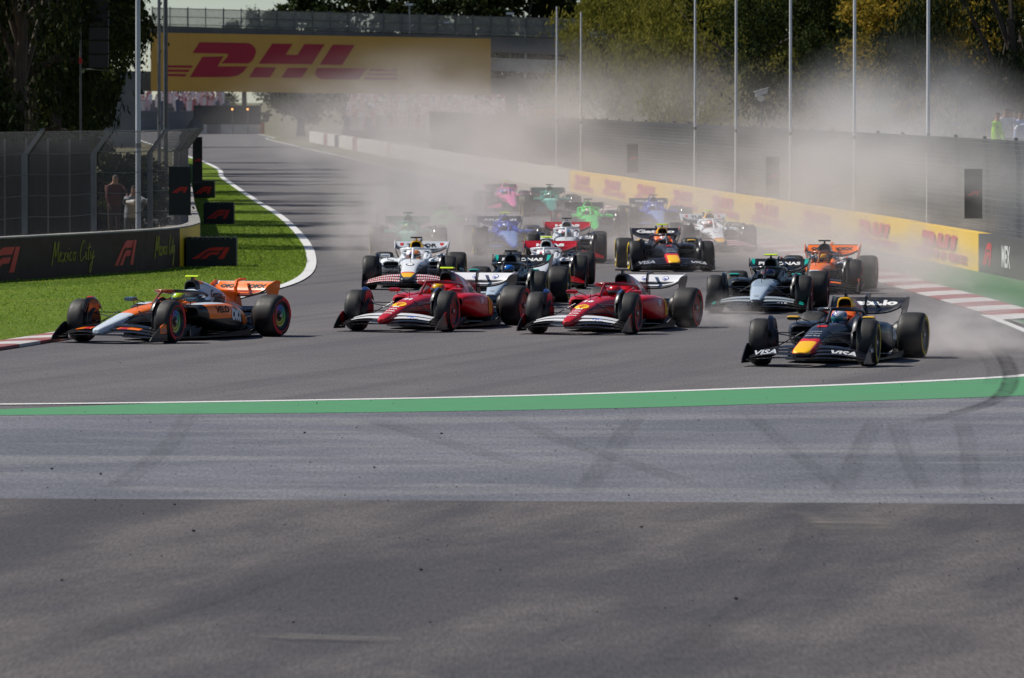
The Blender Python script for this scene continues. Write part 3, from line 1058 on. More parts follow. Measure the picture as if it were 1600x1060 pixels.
for px, y, k in ((798, 22, .5), (640, 8, -.5), (950, 16, .6), (700, 36, .4)):
    p = at(px, y, BD + 20)
    o = tag(empty('floodlight', (p.x, BD + 20, 0)), None, 'floodlight', 'small floodlights on slanted arms above the bridge')
    o['label'] = {798: 'floodlight on a slanted arm above the right half of the bridge sign', 640: 'floodlight nearest the top edge above the middle of the bridge', 950: 'floodlight by the trees where the bridge ends', 700: 'low floodlight just behind the mesh railing', 1135: 'floodlight high in front of the right-hand trees'}[px]
    MB().tube([(k * 1.2 + .6, 0, 0), (k * 1.2 + .6, 0, p.z - 1.4), (0, 0, p.z)], .06, 6).build('arm', GALV, o)
    MB().box((-.35, -.2, p.z - .05), (.25, .2, p.z + .12)).build('head', plain('lamp_white', (.75, .76, .78), .4), o)

# ------------------------------------------------------------------ far end of the straight: stands, crowd, walls
def crowd(name, n, x0, x1, y0, y1, zf, label, seed):
    rnd = random.Random(seed)
    mb = MB()
    for i in range(n):
        x = rnd.uniform(x0, x1)
        t = rnd.random()
        y = y0 + (y1 - y0) * t
        z = zf(x, y)
        h = rnd.uniform(.95, 1.15)
        m = rnd.randrange(6)
        w = rnd.uniform(.19, .25)
        mb.rings([[(x - w * a, y - .1, z + b * h), (x + w * a, y - .1, z + b * h), (x + w * a, y + .1, z + b * h), (x - w * a, y + .1, z + b * h)] for a, b in ((.8, 0), (.9, .5), (1.15, .95), (.45, 1.08), (.35, 1.12))], m)
        mb.rings([[(x + r_ * math.cos(q), y + r_ * math.sin(q), z + h * 1.1 + zz) for q in (0, 1.257, 2.513, 3.77, 5.027)] for r_, zz in ((.05, 0), (.10, .06), (.10, .16), (.05, .23))], rnd.choice((6, 6, 7)))
    cols = [(.75, .74, .75), (.72, .45, .47), (.80, .70, .66), (.55, .22, .22), (.12, .13, .18), (.72, .55, .55), (.42, .25, .17), (.75, .73, .70)]
    o = mb.build(name, [plain('crowd_%d' % i, c, .8) for i, c in enumerate(cols)])
    return tag(o, label, 'crowd', None, 'stuff')
st = tag(empty('grandstand', (-7, 640, 0)), 'low terrace full of spectators under the bridge sign', 'grandstand')
for k in range(6):
    o = local(MB().box((-14.5, 622 + 4 * k, 0), (1.5, 626 + 4 * k, 1.0 + .42 * k)).build('tier', CONC_D, st), st)
crowd('crowd', 640, -14.2, 1.2, 622, 645, lambda x, y: 1.0 + .42 * int((y - 622) / 4), 'dense crowd in pale and pink shirts on the terrace under the bridge', 4)
st2 = tag(empty('grandstand', (-40, 820, 0)), 'distant terrace of spectators at the far end of the straight', 'grandstand')
for k in range(4):
    local(MB().box((-44, 800 + 4 * k, 0), (-31.5, 804 + 4 * k, 2.2 + .4 * k)).build('tier', CONC_D, st2), st2)
crowd('crowd', 130, -43.5, -32, 800, 815.9, lambda x, y: 2.2 + .4 * int((y - 800) / 4), 'distant crowd beyond the foot of the bridge sign', 6)
fw_ = tag(empty('barrier_wall', (-29, 742, 0)), 'far pale concrete wall with dark screen above, under the bridge', 'barrier')
for i in range(5):
    a, b = at(302 + 21.5 * i, 209, 740), at(302 + 21.5 * (i + 1), 209, 740)
    local(MB().box((a.x, 740, 0), (b.x - .03, 740.5, .98)).build('concrete_block', CONC_W if i != 1 else CONC_D, fw_), fw_)
a, b = at(302, 180, 741), at(408, 180, 741)
local(MB().box((a.x, 741, 0), (b.x, 741.2, 2.9)).build('screen', plain('dark_screen', (.05, .052, .055), .8), fw_), fw_)
local(MB().box((b.x, 739.8, 0), (b.x + .35, 741.2, 1.2)).build('end_post', plain('orange_post', (.55, .16, .05), .6), fw_), fw_)
for px in (363, 387):
    p = at(px, 171, 739)
    o = tag(empty('signal_lamp', (p.x, 739, 0)), 'glowing orange lamp on the far dark screen, %s one' % ('first' if px == 363 else 'second'), 'lamp', 'orange lamps on the far screen')
    o['label'] = 'glowing orange lamp on the far screen, nearer the %s' % ('yellow sign\'s left end' if px == 363 else 'middle of the track')
    MB().lathe([(.05, -.1), (.19, -.1), (.19, .1)], 10, 'Y', (0, 0, p.z)).build('housing', BLACKB, o)
    MB().lathe([(.02, -.13), (.10, -.115), (.11, -.10)], 10, 'Y', (0, 0, p.z)).build('lens', MATS.get('lamp_orange') or emit_mat('lamp_orange', (1.0, .42, .12), 2.2), o)
    MB().tube([(0, .05, 0), (0, .05, p.z)], .04, 6).build('post', GALV_D, o)
# ================================================================== trees and shrubs
def leaf_mat(name, ramp, trans=.4):
    m, t, b = new_mat(name)
    gi = nd(t, 'ShaderNodeNewGeometry')
    co = coords(t, 'Object')
    n = noise(t, co, .55, 4, .6, .30, .70)
    f = math_n(t, 'MULTIPLY_ADD', gi.outputs['Random Per Island'], .5, math_n(t, 'MULTIPLY', n, .5))
    r_ = nd(t, 'ShaderNodeValToRGB')
    t.links.new(f, r_.inputs[0])
    e = r_.color_ramp
    e.elements[0].color = (*ramp[0], 1)
    e.elements[1].color = (*ramp[-1], 1)
    e.elements[0].position = .15
    e.elements[1].position = .9
    for i, c in enumerate(ramp[1:-1]):
        x = e.elements.new(.15 + .75 * (i + 1) / (len(ramp) - 1))
        x.color = (*c, 1)
    val(t, b.inputs['Base Color'], r_.outputs[0])
    b.inputs['Roughness'].default_value = .75
    b.inputs['Specular IOR Level'].default_value = .06
    tl = nd(t, 'ShaderNodeBsdfTranslucent')
    t.links.new(r_.outputs[0], tl.inputs[0])
    mx = nd(t, 'ShaderNodeMixShader')
    mx.inputs[0].default_value = trans
    t.links.new(b.outputs[0], mx.inputs[1])
    t.links.new(tl.outputs[0], mx.inputs[2])
    t.links.new(mx.outputs[0], t.nodes['Material Output'].inputs[0])
    return m
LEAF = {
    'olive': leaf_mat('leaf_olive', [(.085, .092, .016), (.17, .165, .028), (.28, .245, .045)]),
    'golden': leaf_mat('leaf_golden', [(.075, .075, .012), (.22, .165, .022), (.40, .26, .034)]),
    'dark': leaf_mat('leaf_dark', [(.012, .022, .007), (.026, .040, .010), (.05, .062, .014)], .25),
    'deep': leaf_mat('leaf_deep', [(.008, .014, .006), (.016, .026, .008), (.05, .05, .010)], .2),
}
def bark_mat():
    m, t, b = new_mat('bark')
    co = coords(t, 'Object', scale=(1, 1, .2))
    n = noise(t, co, 9, 5, .7, .3, .7)
    val(t, b.inputs['Base Color'], mix_c(t, n, (.03, .023, .017), (.10, .078, .058)))
    b.inputs['Roughness'].default_value = .95
    bump(t, b, n, .8, .04)
    return m
BARK = bark_mat()
def tree_meshes(seed, height, spread, low, n_clump, n_leaf, droop, leaf=(.05, .22)):
    """trunk with limbs, and a crown of leaf clumps strung along the limbs' ends"""
    rnd = random.Random(seed)
    trunk = MB()
    th = height * .55
    lean = (rnd.uniform(-.5, .5), rnd.uniform(-.5, .5))
    tp = [(lean[0] * t * t, lean[1] * t * t, th * t) for t in (0, .12, .35, .7, 1)]
    r0 = height * .022
    trunk.tube(tp, [r0 * 1.5, r0 * 1.1, r0, r0 * .75, r0 * .45], 8)
    clumps = []
    masses = []
    while len(masses) < 17:           # the boughs: big masses of foliage with gaps between them
        x, y, z = rnd.uniform(-1, 1), rnd.uniform(-1, 1), rnd.uniform(-1, 1)
        q = x * x + y * y + z * z
        if .25 < q < .85 and all((x - a) ** 2 + (y - b) ** 2 + (z - c) ** 2 > .16 for a, b, c in masses):
            masses.append((x, y, z))
    for i in range(n_clump):
        # clump centres fill an uneven egg
        while True:
            a_, b_, c_ = masses[rnd.randrange(len(masses))]
            x, y, z = a_ + rnd.gauss(0, .15), b_ + rnd.gauss(0, .15), c_ + rnd.gauss(0, .10)
            q = x * x + y * y + z * z
            if .06 < q < 1.1 and -1 < z < 1.05:
                break
        a = math.atan2(y, x)
        wob = 1 + .22 * math.sin(3 * a + seed) + .15 * math.sin(5 * a + 2 * seed + 3 * z)
        zz = low + (height - low) * (.5 + .5 * z)
        taper = 1 - .45 * max(0, z) ** 2
        clumps.append((x * spread * wob * taper, y * spread * wob * taper, zz))
    for i in range(10):
        c = clumps[rnd.randrange(len(clumps))]
        b = Vector(tp[2]) + (Vector(tp[4]) - Vector(tp[2])) * rnd.random()
        c = Vector(c)
        mid = b + (c - b) * .5 + Vector((0, 0, .3))
        trunk.tube([b, mid, c], [r0 * .45, r0 * .28, r0 * .08], 5)
    V, F = [], []
    for cx, cy, cz in clumps:
        rad = rnd.uniform(.45, 1.0) * spread * .17
        for j in range(n_leaf):
            u, v = rnd.gauss(0, .5), rnd.gauss(0, .5)
            w_ = rnd.gauss(0, .5)
            p = Vector((cx + u * rad, cy + v * rad, cz + w_ * rad * .75 - abs(rnd.gauss(0, 1)) * droop * rad))
            l = rnd.uniform(.6, 1.4) * leaf[1]
            w = rnd.uniform(.7, 1.3) * leaf[0]
            d = Vector((rnd.uniform(-1, 1), rnd.uniform(-1, 1), rnd.uniform(-1, 1) - droop * 1.6)).normalized() * l
            s = d.cross(Vector((rnd.uniform(-1, 1), rnd.uniform(-1, 1), rnd.uniform(-1, 1)))).normalized() * w
            o = len(V)
            V += [tuple(p), tuple(p + d * .5 + s), tuple(p + d), tuple(p + d * .5 - s)]
            F.append((o, o + 1, o + 2, o + 3))
    me = bpy.data.meshes.new('crown')
    me.from_pydata(V, [], F)
    return trunk.mesh('trunk', True, 60), me
TREES = {
    'willow': tree_meshes(1, 12.5, 4.6, .9, 210, 95, .9, (.035, .26)),
    'willow2': tree_meshes(2, 12.0, 4.2, .8, 200, 95, .7, (.04, .22)),
    'broad': tree_meshes(3, 13.0, 5.0, 2.0, 220, 95, .15, (.07, .16)),
    'broad2': tree_meshes(4, 11.0, 4.0, 1.2, 190, 90, .2, (.07, .15)),
    'far': tree_meshes(9, 13.0, 5.2, 1.0, 230, 60, .1, (.16, .34)),
    'shrub': tree_meshes(7, 2.7, 1.7, .1, 60, 80, .1, (.05, .11)),
}
def tree(kind, leaf, x, y, sc, rz, label, cat='tree', group='trees around the track', name=None, zs=1.0):
    tm, cm = TREES[kind]
    o = tag(empty(name or ('shrub' if kind == 'shrub' else 'tree'), (x, y, -.05), rz), label, cat, group)
    o.scale = (sc, sc, sc * zs)
    put('trunk', tm, BARK, o)
    put('crown', cm, LEAF[leaf], o)
    return o
def tree_px(kind, leaf, px, D, sc, rz, label, **kw):
    p = at(px, 300, D)
    return tree(kind, leaf, p.x, D, sc, rz, label, **kw)
# right of the track
tree_px('willow', 'olive', 1010, 340, 1.0, .3, 'light olive feathery tree standing beside the end of the bridge')
tree_px('willow2', 'olive', 955, 385, .85, 2.0, 'smaller olive tree overlapping the bridge girder')
tree_px('willow', 'olive', 1110, 310, .95, 4.0, 'olive tree between the two pale poles past the bridge end')
tree_px('willow2', 'olive', 1195, 290, 1.0, 1.2, 'drooping olive tree behind the white camera housing')
tree_px('broad', 'deep', 1270, 300, 1.05, 2.2, 'dark green tree behind the drooping olive ones')
tree_px('willow2', 'dark', 1300, 262, .85, 5.2, 'dark drooping tree between the two tall poles in front of the dark gap')
tree_px('broad', 'deep', 1390, 290, 1.1, .9, 'very dark tree filling the gap beside the golden tree')
tree_px('broad2', 'golden', 1432, 232, .80, 2.8, 'golden leaved tree behind a tall pale pole')
tree_px('broad', 'deep', 1500, 262, 1.1, 4.1, 'dark tree behind the golden one')
tree_px('willow', 'deep', 1590, 225, .95, 1.7, 'dark overhanging tree above the people in the stand')
tree_px('broad2', 'golden', 1620, 246, .9, .4, 'yellowing tree behind the people in the stand')
# left of the track, dark against the light: tall trees in a loose row, their shadows fall across the straight
LEFT = [('broad2', 'deep', 199, .80, 2.1, 1.9), ('broad', 'dark', 216, .72, 2.0, 3.0), ('broad2', 'deep', 238, .85, 2.1, .5), ('willow', 'deep', 257, .75, 2.0, 4.4), ('broad', 'deep', 284, .75, 2.0, 5.0), ('broad2', 'deep', 306, .90, 2.0, 2.2),
        ('broad', 'deep', 338, .80, 1.9, .9), ('broad2', 'deep', 368, .95, 1.9, 3.6), ('broad', 'deep', 402, .85, 1.8, 1.1), ('broad2', 'deep', 440, 1.0, 1.8, 2.9)]
NTH = ['nearest', 'second nearest', 'third', 'fourth', 'fifth', 'sixth', 'seventh', 'eighth', 'ninth', 'farthest']
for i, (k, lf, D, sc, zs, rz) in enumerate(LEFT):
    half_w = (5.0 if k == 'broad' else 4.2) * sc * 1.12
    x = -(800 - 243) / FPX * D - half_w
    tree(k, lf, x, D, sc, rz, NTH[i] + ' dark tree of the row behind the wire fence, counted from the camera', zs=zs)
for i, (px, D, k, lf, sc, rz, lab) in enumerate([
        (10, 232, 'broad', 'dark', .85, 3.0, 'dark green tree with glinting leaves in front of the deeper foliage'), (-120, 215, 'broad', 'deep', 1.0, 4.4, 'dark tree at the very edge behind the wire fence'),
        (-60, 300, 'willow', 'deep', 1.2, .2, 'drooping dark tree in the second row behind the fence'), (-120, 310, 'broad', 'deep', 1.25, 2.4, 'tall dark tree in the second row at the frame edge')]):
    tree_px(k, lf, px, D, sc, rz, lab)
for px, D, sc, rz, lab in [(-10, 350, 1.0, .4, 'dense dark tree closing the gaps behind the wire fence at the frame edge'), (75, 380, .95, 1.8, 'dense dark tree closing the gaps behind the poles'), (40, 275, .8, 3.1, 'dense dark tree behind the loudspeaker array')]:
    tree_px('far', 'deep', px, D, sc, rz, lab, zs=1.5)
# beyond the bridge
FAR = [(470, 720, 'far', 'dark', 1.12, 0, 'first dark tree above the bridge railing, where the sky ends'), (555, 740, 'far', 'deep', 1.25, 1, 'second dark tree along the top of the bridge railing'), (640, 700, 'far', 'deep', 1.2, 2, 'dark tree above the middle of the bridge railing'),
       (730, 730, 'far', 'dark', 1.25, 3, 'dark green tree above the end of the bridge sign'), (815, 690, 'far', 'deep', 1.25, 4, 'dark tree above the bare bridge girder'), (900, 700, 'far', 'deep', 1.25, 5, 'dark tree between the bridge and the olive trees'), (985, 720, 'far', 'deep', 1.25, .7, 'dark tree hidden behind the first olive tree'),
       (382, 1100, 'broad2', 'dark', 1.6, .5, 'lone pale distant tree standing against the sky')]
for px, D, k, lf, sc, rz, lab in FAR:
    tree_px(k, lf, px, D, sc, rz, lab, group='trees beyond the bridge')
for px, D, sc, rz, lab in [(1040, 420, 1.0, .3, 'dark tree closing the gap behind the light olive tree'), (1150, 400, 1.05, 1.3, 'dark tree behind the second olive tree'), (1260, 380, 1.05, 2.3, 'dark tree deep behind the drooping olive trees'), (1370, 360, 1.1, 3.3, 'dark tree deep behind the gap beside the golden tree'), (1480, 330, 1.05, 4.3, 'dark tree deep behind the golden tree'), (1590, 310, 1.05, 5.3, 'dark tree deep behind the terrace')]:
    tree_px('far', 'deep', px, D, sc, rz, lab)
# shrubs added behind the right-hand fence to darken the view through its mesh
sh = offset(WALL_R, -4.2)
s0, s1 = s_of(sh, lambda p: p.y < 400), path_len(sh)
n = 34
for i in range(n):
    p, d = path_at(sh, s0 + (s1 - s0) * (i + .5) / n)
    rnd = random.Random(i)
    tree('shrub', 'dark' if i % 3 else 'deep', p.x + rnd.uniform(-.6, 1.2), p.y, rnd.uniform(.85, 1.25), rnd.uniform(0, 6), 'dark green shrub added as a dark backdrop behind the fence above the barrier', cat='shrub', group='shrubs added behind the fence')
for i, (px, D, sc) in enumerate([(30, 196, 1.0), (75, 192, .9), (112, 199, 1.1), (-15, 190, 1.0), (135, 208, 1.1), (163, 214, 1.1), (190, 210, 1.0), (150, 222, 1.2), (212, 203, .8)]):
    tree_px('shrub', 'deep', px, D, sc, i * 1.1, 'dark shrub behind the wire fence under the trees', cat='shrub', group='shrubs under the trees')
# ================================================================== race cars
# car space: x forward, y to the car's left, z up, origin on the ground half way between the axles
def sup(x, hw, zb, zt, n=2.6, yc=0.0, k=24):
    """one rounded cross-section at station x"""
    zc, hz = (zb + zt) / 2, (zt - zb) / 2
    r_ = []
    for i in range(k):
        q = 2 * math.pi * i / k
        c, s = math.cos(q), math.sin(q)
        r_.append((x, yc + hw * math.copysign(abs(c) ** (2 / n), c), zc + hz * math.copysign(abs(s) ** (2 / n), s)))
    return r_
CM = {}     # shared mesh data of the car parts
def mirror(mb):
    m2 = MB()
    m2.add([(x, -y, z) for x, y, z in mb.v], [tuple(reversed(f)) for f in mb.f])
    m2.m = list(mb.m)
    return m2

def car_meshes():
    # nose and front of the survival cell; the two noses differ in width
    for key, tip in (('nose_wide', 1.14), ('nose_slim', 0.72)):
        st = [(2.80, .07 * tip, .175, .235), (2.76, .115 * tip, .155, .262), (2.66, .142 * tip, .150, .295), (2.45, .158 * (tip * .7 + .3), .165, .345),
              (2.2, .165 * (tip * .4 + .6), .20, .405), (1.9, .178, .245, .475), (1.6, .195, .27, .535), (1.3, .222, .27, .58), (1.0, .255, .24, .612),
              (0.8, .285, .20, .622), (0.62, .315, .16, .622)]
        mb = MB().rings([sup(x, hw, zb, zt, 3.2 if x > 1.2 else 3.0) for x, hw, zb, zt in st])
        CM[key] = mb.mesh('nose', True, 50)
        CM[key + '_bvh'] = BVHTree.FromPolygons([Vector(v) for v in mb.v], mb.f)
    # open cockpit tub with raised, padded sides
    rings = []
    for x, zr, hw in ((.62, .615, .315), (.45, .632, .335), (.2, .645, .35), (-.1, .665, .355), (-.35, .715, .35), (-.52, .745, .32)):
        half = [(0, .08), (hw * .75, .09), (hw * .98, .22), (hw * 1.02, .45), (hw * .97, zr - .04), (hw * .86, zr), (hw * .76, zr - .005), (.235, zr - .06), (.23, .36), (0, .33)]
        rings.append([(x, y, z) for y, z in half] + [(x, -y, z) for y, z in reversed(half[1:-1])])
    mb = MB().rings(rings)
    CM['tub'] = mb.mesh('cockpit', True, 50)
    # padded headrest behind and beside the helmet
    mb = MB()
    mb.rings([sup(-.20, .20, .45, .72, 4), sup(-.30, .235, .42, .80, 3.5), sup(-.42, .22, .42, .86, 3), sup(-.6, .18, .42, .88, 3)])
    for s in (-1, 1):
        mb.rings([sup(x, .045, .52, z, 3, s * .225) for x, z in ((.30, .63), (.1, .675), (-.1, .705), (-.3, .74))])
    CM['headrest'] = mb.mesh('headrest', True, 50)
    # engine cover with the air intake in front and a fin behind
    st = [(-.37, .118, .735, .985, 2.8), (-.42, .132, .70, 1.0, 2.8), (-.55, .145, .60, .995, 2.6), (-.8, .165, .45, .955, 2.4), (-1.1, .18, .36, .875, 2.2),
          (-1.4, .165, .32, .765, 2.1), (-1.7, .125, .28, .645, 2.0), (-2.0, .085, .26, .54, 2.0), (-2.22, .055, .27, .46, 2.0)]
    mb = MB().rings([sup(*s) for s in st], cap0=False)
    r0 = sup(*st[0])
    zc = (st[0][2] + st[0][3]) / 2
    r1 = [(x + .004, y * .86, zc + (z - zc) * .86) for x, y, z in r0]
    mb.rings([r0, r1], 0, False, False)
    r2 = [(x - .16, y * .9, z) for x, y, z in r1]
    mb.rings([r1, r2], 1, False, True)
    fin = [(-1.05, -.006, .86), (-1.45, -.006, .80), (-2.08, -.006, .74), (-2.16, -.006, .50), (-1.6, -.006, .55)]
    mb.prism(fin, (0, .012, 0), 0)
    CM['engine_cover'] = mb.mesh('engine_cover', True, 45)
    CM['engine_cover_bvh'] = BVHTree.FromPolygons([Vector(v) for v in mb.v], mb.f)
    # sidepod, left one; dark inlet in front
    st = [(.50, .20, .385, .575, 3.2, .475), (.46, .215, .36, .60, 3.2, .485), (.30, .255, .29, .622, 3.4, .50), (0, .285, .20, .632, 3.4, .505), (-.35, .30, .14, .622, 3.2, .49),
          (-.7, .295, .11, .59, 3.0, .46), (-1.0, .27, .10, .54, 2.8, .41), (-1.3, .225, .10, .475, 2.6, .345), (-1.6, .165, .10, .40, 2.4, .26), (-1.85, .11, .12, .33, 2.2, .18)]
    rs = [sup(*s) for s in st]
    mb = MB().rings(rs, 0, False, True)
    i1 = [(x + .003, .475 + (y - .475) * .86, .48 + (z - .48) * .80) for x, y, z in rs[0]]
    i2 = [(x - .18, y, z) for x, y, z in i1]
    mb.rings([rs[0], i1], 0, False, False)
    mb.rings([i1, i2], 1, False, True)
    CM['sidepod_l'] = mb.mesh('sidepod', True, 50)
    CM['sidepod_bvh'] = BVHTree.FromPolygons([Vector(v) for v in mb.v], mb.f)
    CM['sidepod_r'] = mirror(mb).mesh('sidepod', True, 50)
    # floor, fences, diffuser and gearbox
    half = [(1.12, .30), (1.0, .52), (.75, .70), (.4, .76), (-.6, .79), (-1.15, .76), (-1.38, .60), (-1.75, .52), (-2.2, .50)]
    mb = MB()
    out = [(x, y, .045) for x, y in half] + [(x, -y, .045) for x, y in reversed(half)]
    mb.prism(out, (0, 0, .028))
    for s in (-1, 1):
        for y, l in ((.36, .5), (.46, .42), (.56, .34), (.66, .26)):
            mb.prism([(1.08 - (y - .36), s * y, .06), (1.08 - (y - .36) - l, s * y, .06), (1.02 - (y - .36) - l, s * (y + .05), .30 - (y - .36) * .25), (1.03 - (y - .36), s * (y - .03), .25 - (y - .36) * .2)], (0, s * .008, 0))
        mb.prism([(.3, s * .77, .075), (-1.05, s * .79, .075), (-1.05, s * .80, .15), (-.2, s * .795, .125)], (0, s * .010, 0))
        mb.prism([(-1.5, s * .50, .07), (-2.28, s * .50, .10), (-2.28, s * .50, .34), (-1.9, s * .50, .22)], (0, s * .012, 0))
    mb.rings([[(-1.55, y, .08) for y in (-.45, .45)] + [(-1.55, y, .10) for y in (.45, -.45)], [(-2.28, y, .28) for y in (-.49, .49)] + [(-2.28, y, .30) for y in (.49, -.49)]])
    mb.rings([sup(-1.2, .18, .12, .46), sup(-1.7, .14, .16, .42), sup(-2.2, .07, .24, .38), sup(-2.38, .05, .27, .36)])
    mb.rings([sup(1.25, .15, .10, .27, 4), sup(.6, .28, .05, .3, 4)])
    CM['floor'] = mb.mesh('floor', False)
    # halo
    mb = MB()
    hoop = []
    for i in range(25):
        q = -math.pi * .5 + math.pi * i / 24
        x = -.12 + .70 * max(0.0, math.cos(q)) ** .8
        hoop.append((x, .31 * math.sin(q) if abs(q) < 1.4 else .31 * math.sin(q), .80 + .035 * math.cos(q)))
    hoop = [(-.42, -.30, .735), (-.28, -.31, .775)] + hoop[1:-1] + [(-.28, .31, .775), (-.42, .30, .735)]
    mb.tube(hoop, .029, 8)
    mb.tube([(.585, 0, .835), (.66, 0, .79), (.80, 0, .70), (.90, 0, .615)], [.030, .024, .022, .034], 8)
    CM['halo'] = mb.mesh('halo', True, 60)
    # front wing
    def elem(mb, i, mat, y0=.10, y1=.955, s=1):
        rows = []
        for k in range(15):
            t = k / 14
            y = y0 + (y1 - y0) * t
            arch = math.sin(math.pi * min(1, t * 1.05)) * .035
            zm = .105 + arch * (1 if i else .7) + (.022 * (1 - t) if i else .045 * (1 - t) ** 2)
            z = zm + i * (.050 * (1 - .60 * t) + .006)
            xl = 2.86 - .33 * t ** 1.3 - i * (.15 - .03 * t)
            ch = (.20 if i == 0 else .165) * (1 - .2 * t)
            rise = (.012 if i == 0 else .030) * (1 - .5 * t)
            prof = [(0, 0), (-.25 * ch, .10 * rise + .010), (-.6 * ch, .45 * rise + .008), (-ch, rise + .004), (-ch, rise), (-.6 * ch, .45 * rise - .008), (-.25 * ch, .05 * rise - .010)]
            rows.append([(xl + a, s * y, z + b) for a, b in prof])
        mb.rings(rows, mat)
    mb = MB()
    for s in (-1, 1):
        elem(mb, 0, 0, 0.0, .955, s)
    CM['main_plane'] = mb.mesh('main_plane', True, 50)
    for i in (1, 2, 3):
        mb = MB()
        for s in (-1, 1):
            elem(mb, i, 0, .12, .945, s)
        CM['flap%d' % i] = mb.mesh('flap', True, 50)
    for s, nm in ((1, 'l'), (-1, 'r')):
        mb = MB()
        rows = []
        outl = [(2.66, .060), (2.10, .055), (2.06, .20), (2.08, .345), (2.17, .352), (2.30, .30), (2.46, .21), (2.60, .115)]
        a = [(x, s * (.955 + .10 * max(0, z - .05) * .6), z) for x, z in outl]
        mb.prism(a, (0, s * .014, 0), 0)
        mb.prism([(2.64, s * .945, .058), (2.10, s * .945, .052), (2.10, s * 1.0, .048), (2.5, s * 1.0, .05)], (0, 0, .010), 0)
        CM['fw_end_' + nm] = mb.mesh('endplate', False)
    # rear wing
    rows, flap = [], []
    for k in range(25):
        y = -.565 + 1.13 * k / 24
        u = abs(y) / .565
        z = .685 + .125 * u ** 3.2
        x = -1.96 - .05 * u ** 4
        rows.append([(x, y, z + .01), (x - .07, y, z + .03), (x - .17, y, z + .055), (x - .28, y, z + .085), (x - .28, y, z + .075), (x - .17, y, z + .012), (x - .07, y, z - .012), (x - .01, y, z - .004)])
        zf = .778 + .05 * u ** 4
        flap.append([(-2.17, y, zf), (-2.205, y, zf + .05), (-2.26, y, .865), (-2.335, y, .94), (-2.345, y, .935), (-2.28, y, .855), (-2.225, y, zf + .04), (-2.185, y, zf - .006)])
    CM['rear_main'] = MB().rings(rows).mesh('main_plane', True, 50)
    mb = MB().rings(flap)
    CM['rear_flap'] = mb.mesh('flap', True, 60)
    CM['rear_flap_bvh'] = BVHTree.FromPolygons([Vector(v) for v in mb.v], mb.f)
    for s, nm in ((1, 'l'), (-1, 'r')):
        mb = MB()
        a = [(-1.93, s * .566, .80), (-2.05, s * .575, .875), (-2.28, s * .60, .955), (-2.44, s * .60, .945), (-2.46, s * .575, .80), (-2.40, s * .555, .70), (-2.1, s * .555, .735)]
        mb.prism(a, (0, s * .012, 0), 0)
        b = [(-2.06, s * .560, .745), (-2.44, s * .565, .745), (-2.42, s * .50, .55), (-2.34, s * .475, .32), (-2.16, s * .475, .30), (-2.12, s * .50, .55)]
        mb.prism(b, (0, s * .012, 0), 1)
        CM['rw_end_' + nm] = mb.mesh('endplate', False)
    mb = MB()
    mb.prism([(-1.93, -.016, .42), (-2.05, -.016, .42), (-1.99, -.016, .66), (-1.97, -.016, .82), (-2.02, -.016, .93), (-2.16, -.016, .955), (-2.28, -.016, .945), (-2.28, -.016, .985), (-2.12, -.016, .995),
              (-1.96, -.016, .965), (-1.90, -.016, .85), (-1.905, -.016, .66)], (0, .032, 0))
    CM['pylon'] = mb.mesh('pylon', False)
    mb = MB()
    for z0, x0 in ((.36, -2.02), (.43, -2.12)):
        mb.rings([[(x0, y, z0), (x0 - .06, y, z0 + .03), (x0 - .16, y, z0 + .075), (x0 - .16, y, z0 + .068), (x0 - .06, y, z0 + .008)] for y in (-.48, -.2, .2, .48)])
    CM['beam_wing'] = mb.mesh('beam_wing', True, 50)
    mb = MB().box((-2.46, -.035, .28), (-2.40, .035, .40))
    CM['rain_light'] = mb.mesh('rain_light', False)
    # wheels (axle along y, outer face at +y); front and rear
    for key, w in (('f', .305), ('r', .405)):
        h = w / 2
        prof = [(.235, -h + .03), (.262, -h + .004), (.30, -h), (.333, -h + .014), (.350, -h + .04), (.3585, -h + .075), (.361, -h * .4), (.3615, 0), (.361, h * .4), (.3585, h - .075), (.350, h - .04), (.333, h - .014),
                (.30, h), (.262, h - .004), (.235, h - .03)]
        CM['tyre_' + key] = MB().lathe(prof, 48, cap0=False, cap1=False).mesh('wheel', True, 60)
        mb = MB()
        mb.lathe([(.237, h - .028), (.246, h - .006), (.238, h - .002), (.225, h - .02), (.215, h - .030)], 40, mat=1, cap0=False, cap1=False)
        mb.lathe([(.216, h - .032), (.17, h - .050), (.10, h - .058), (.055, h - .05), (.05, h - .075)], 40, mat=0, cap0=False)
        CM['hub_' + key] = MB().lathe([(.045, h - .07), (.043, h - .02), (.03, h - .008), (.012, h - .006)], 12).mesh('hub_nut', True, 40)
        CM['rim_' + key] = mb.mesh('rim', True, 45)
        mb = MB()
        for a0, a1 in ((.15, .42), (.65, .92)):      # two coloured arcs and a thin full ring on the sidewall
            rows = [[(r_ * math.cos(q), h + .0025 - abs(r_ - .30) * .12, r_ * math.sin(q)) for r_ in (.282, .300, .322)] for q in [2 * math.pi * (a0 + (a1 - a0) * k / 18) for k in range(19)]]
            mb.grid(rows)
        rows = [[(r_ * math.cos(q), h + .0025 - abs(r_ - .30) * .12, r_ * math.sin(q)) for r_ in (.258, .270)] for q in [2 * math.pi * k / 48 for k in range(49)]]
        mb.grid(rows)
        CM['band_' + key] = mb.mesh('sidewall_band', True)
        # brake drum on the inner side
        CM['drum_' + key] = MB().lathe([(.05, -h - .10), (.19, -h - .10), (.225, -h - .05), (.23, -h + .03)], 28).mesh('brake_duct', True, 40)
    # curved winglet over the inner shoulder of the front tyre
    mb = MB()
    rows = []
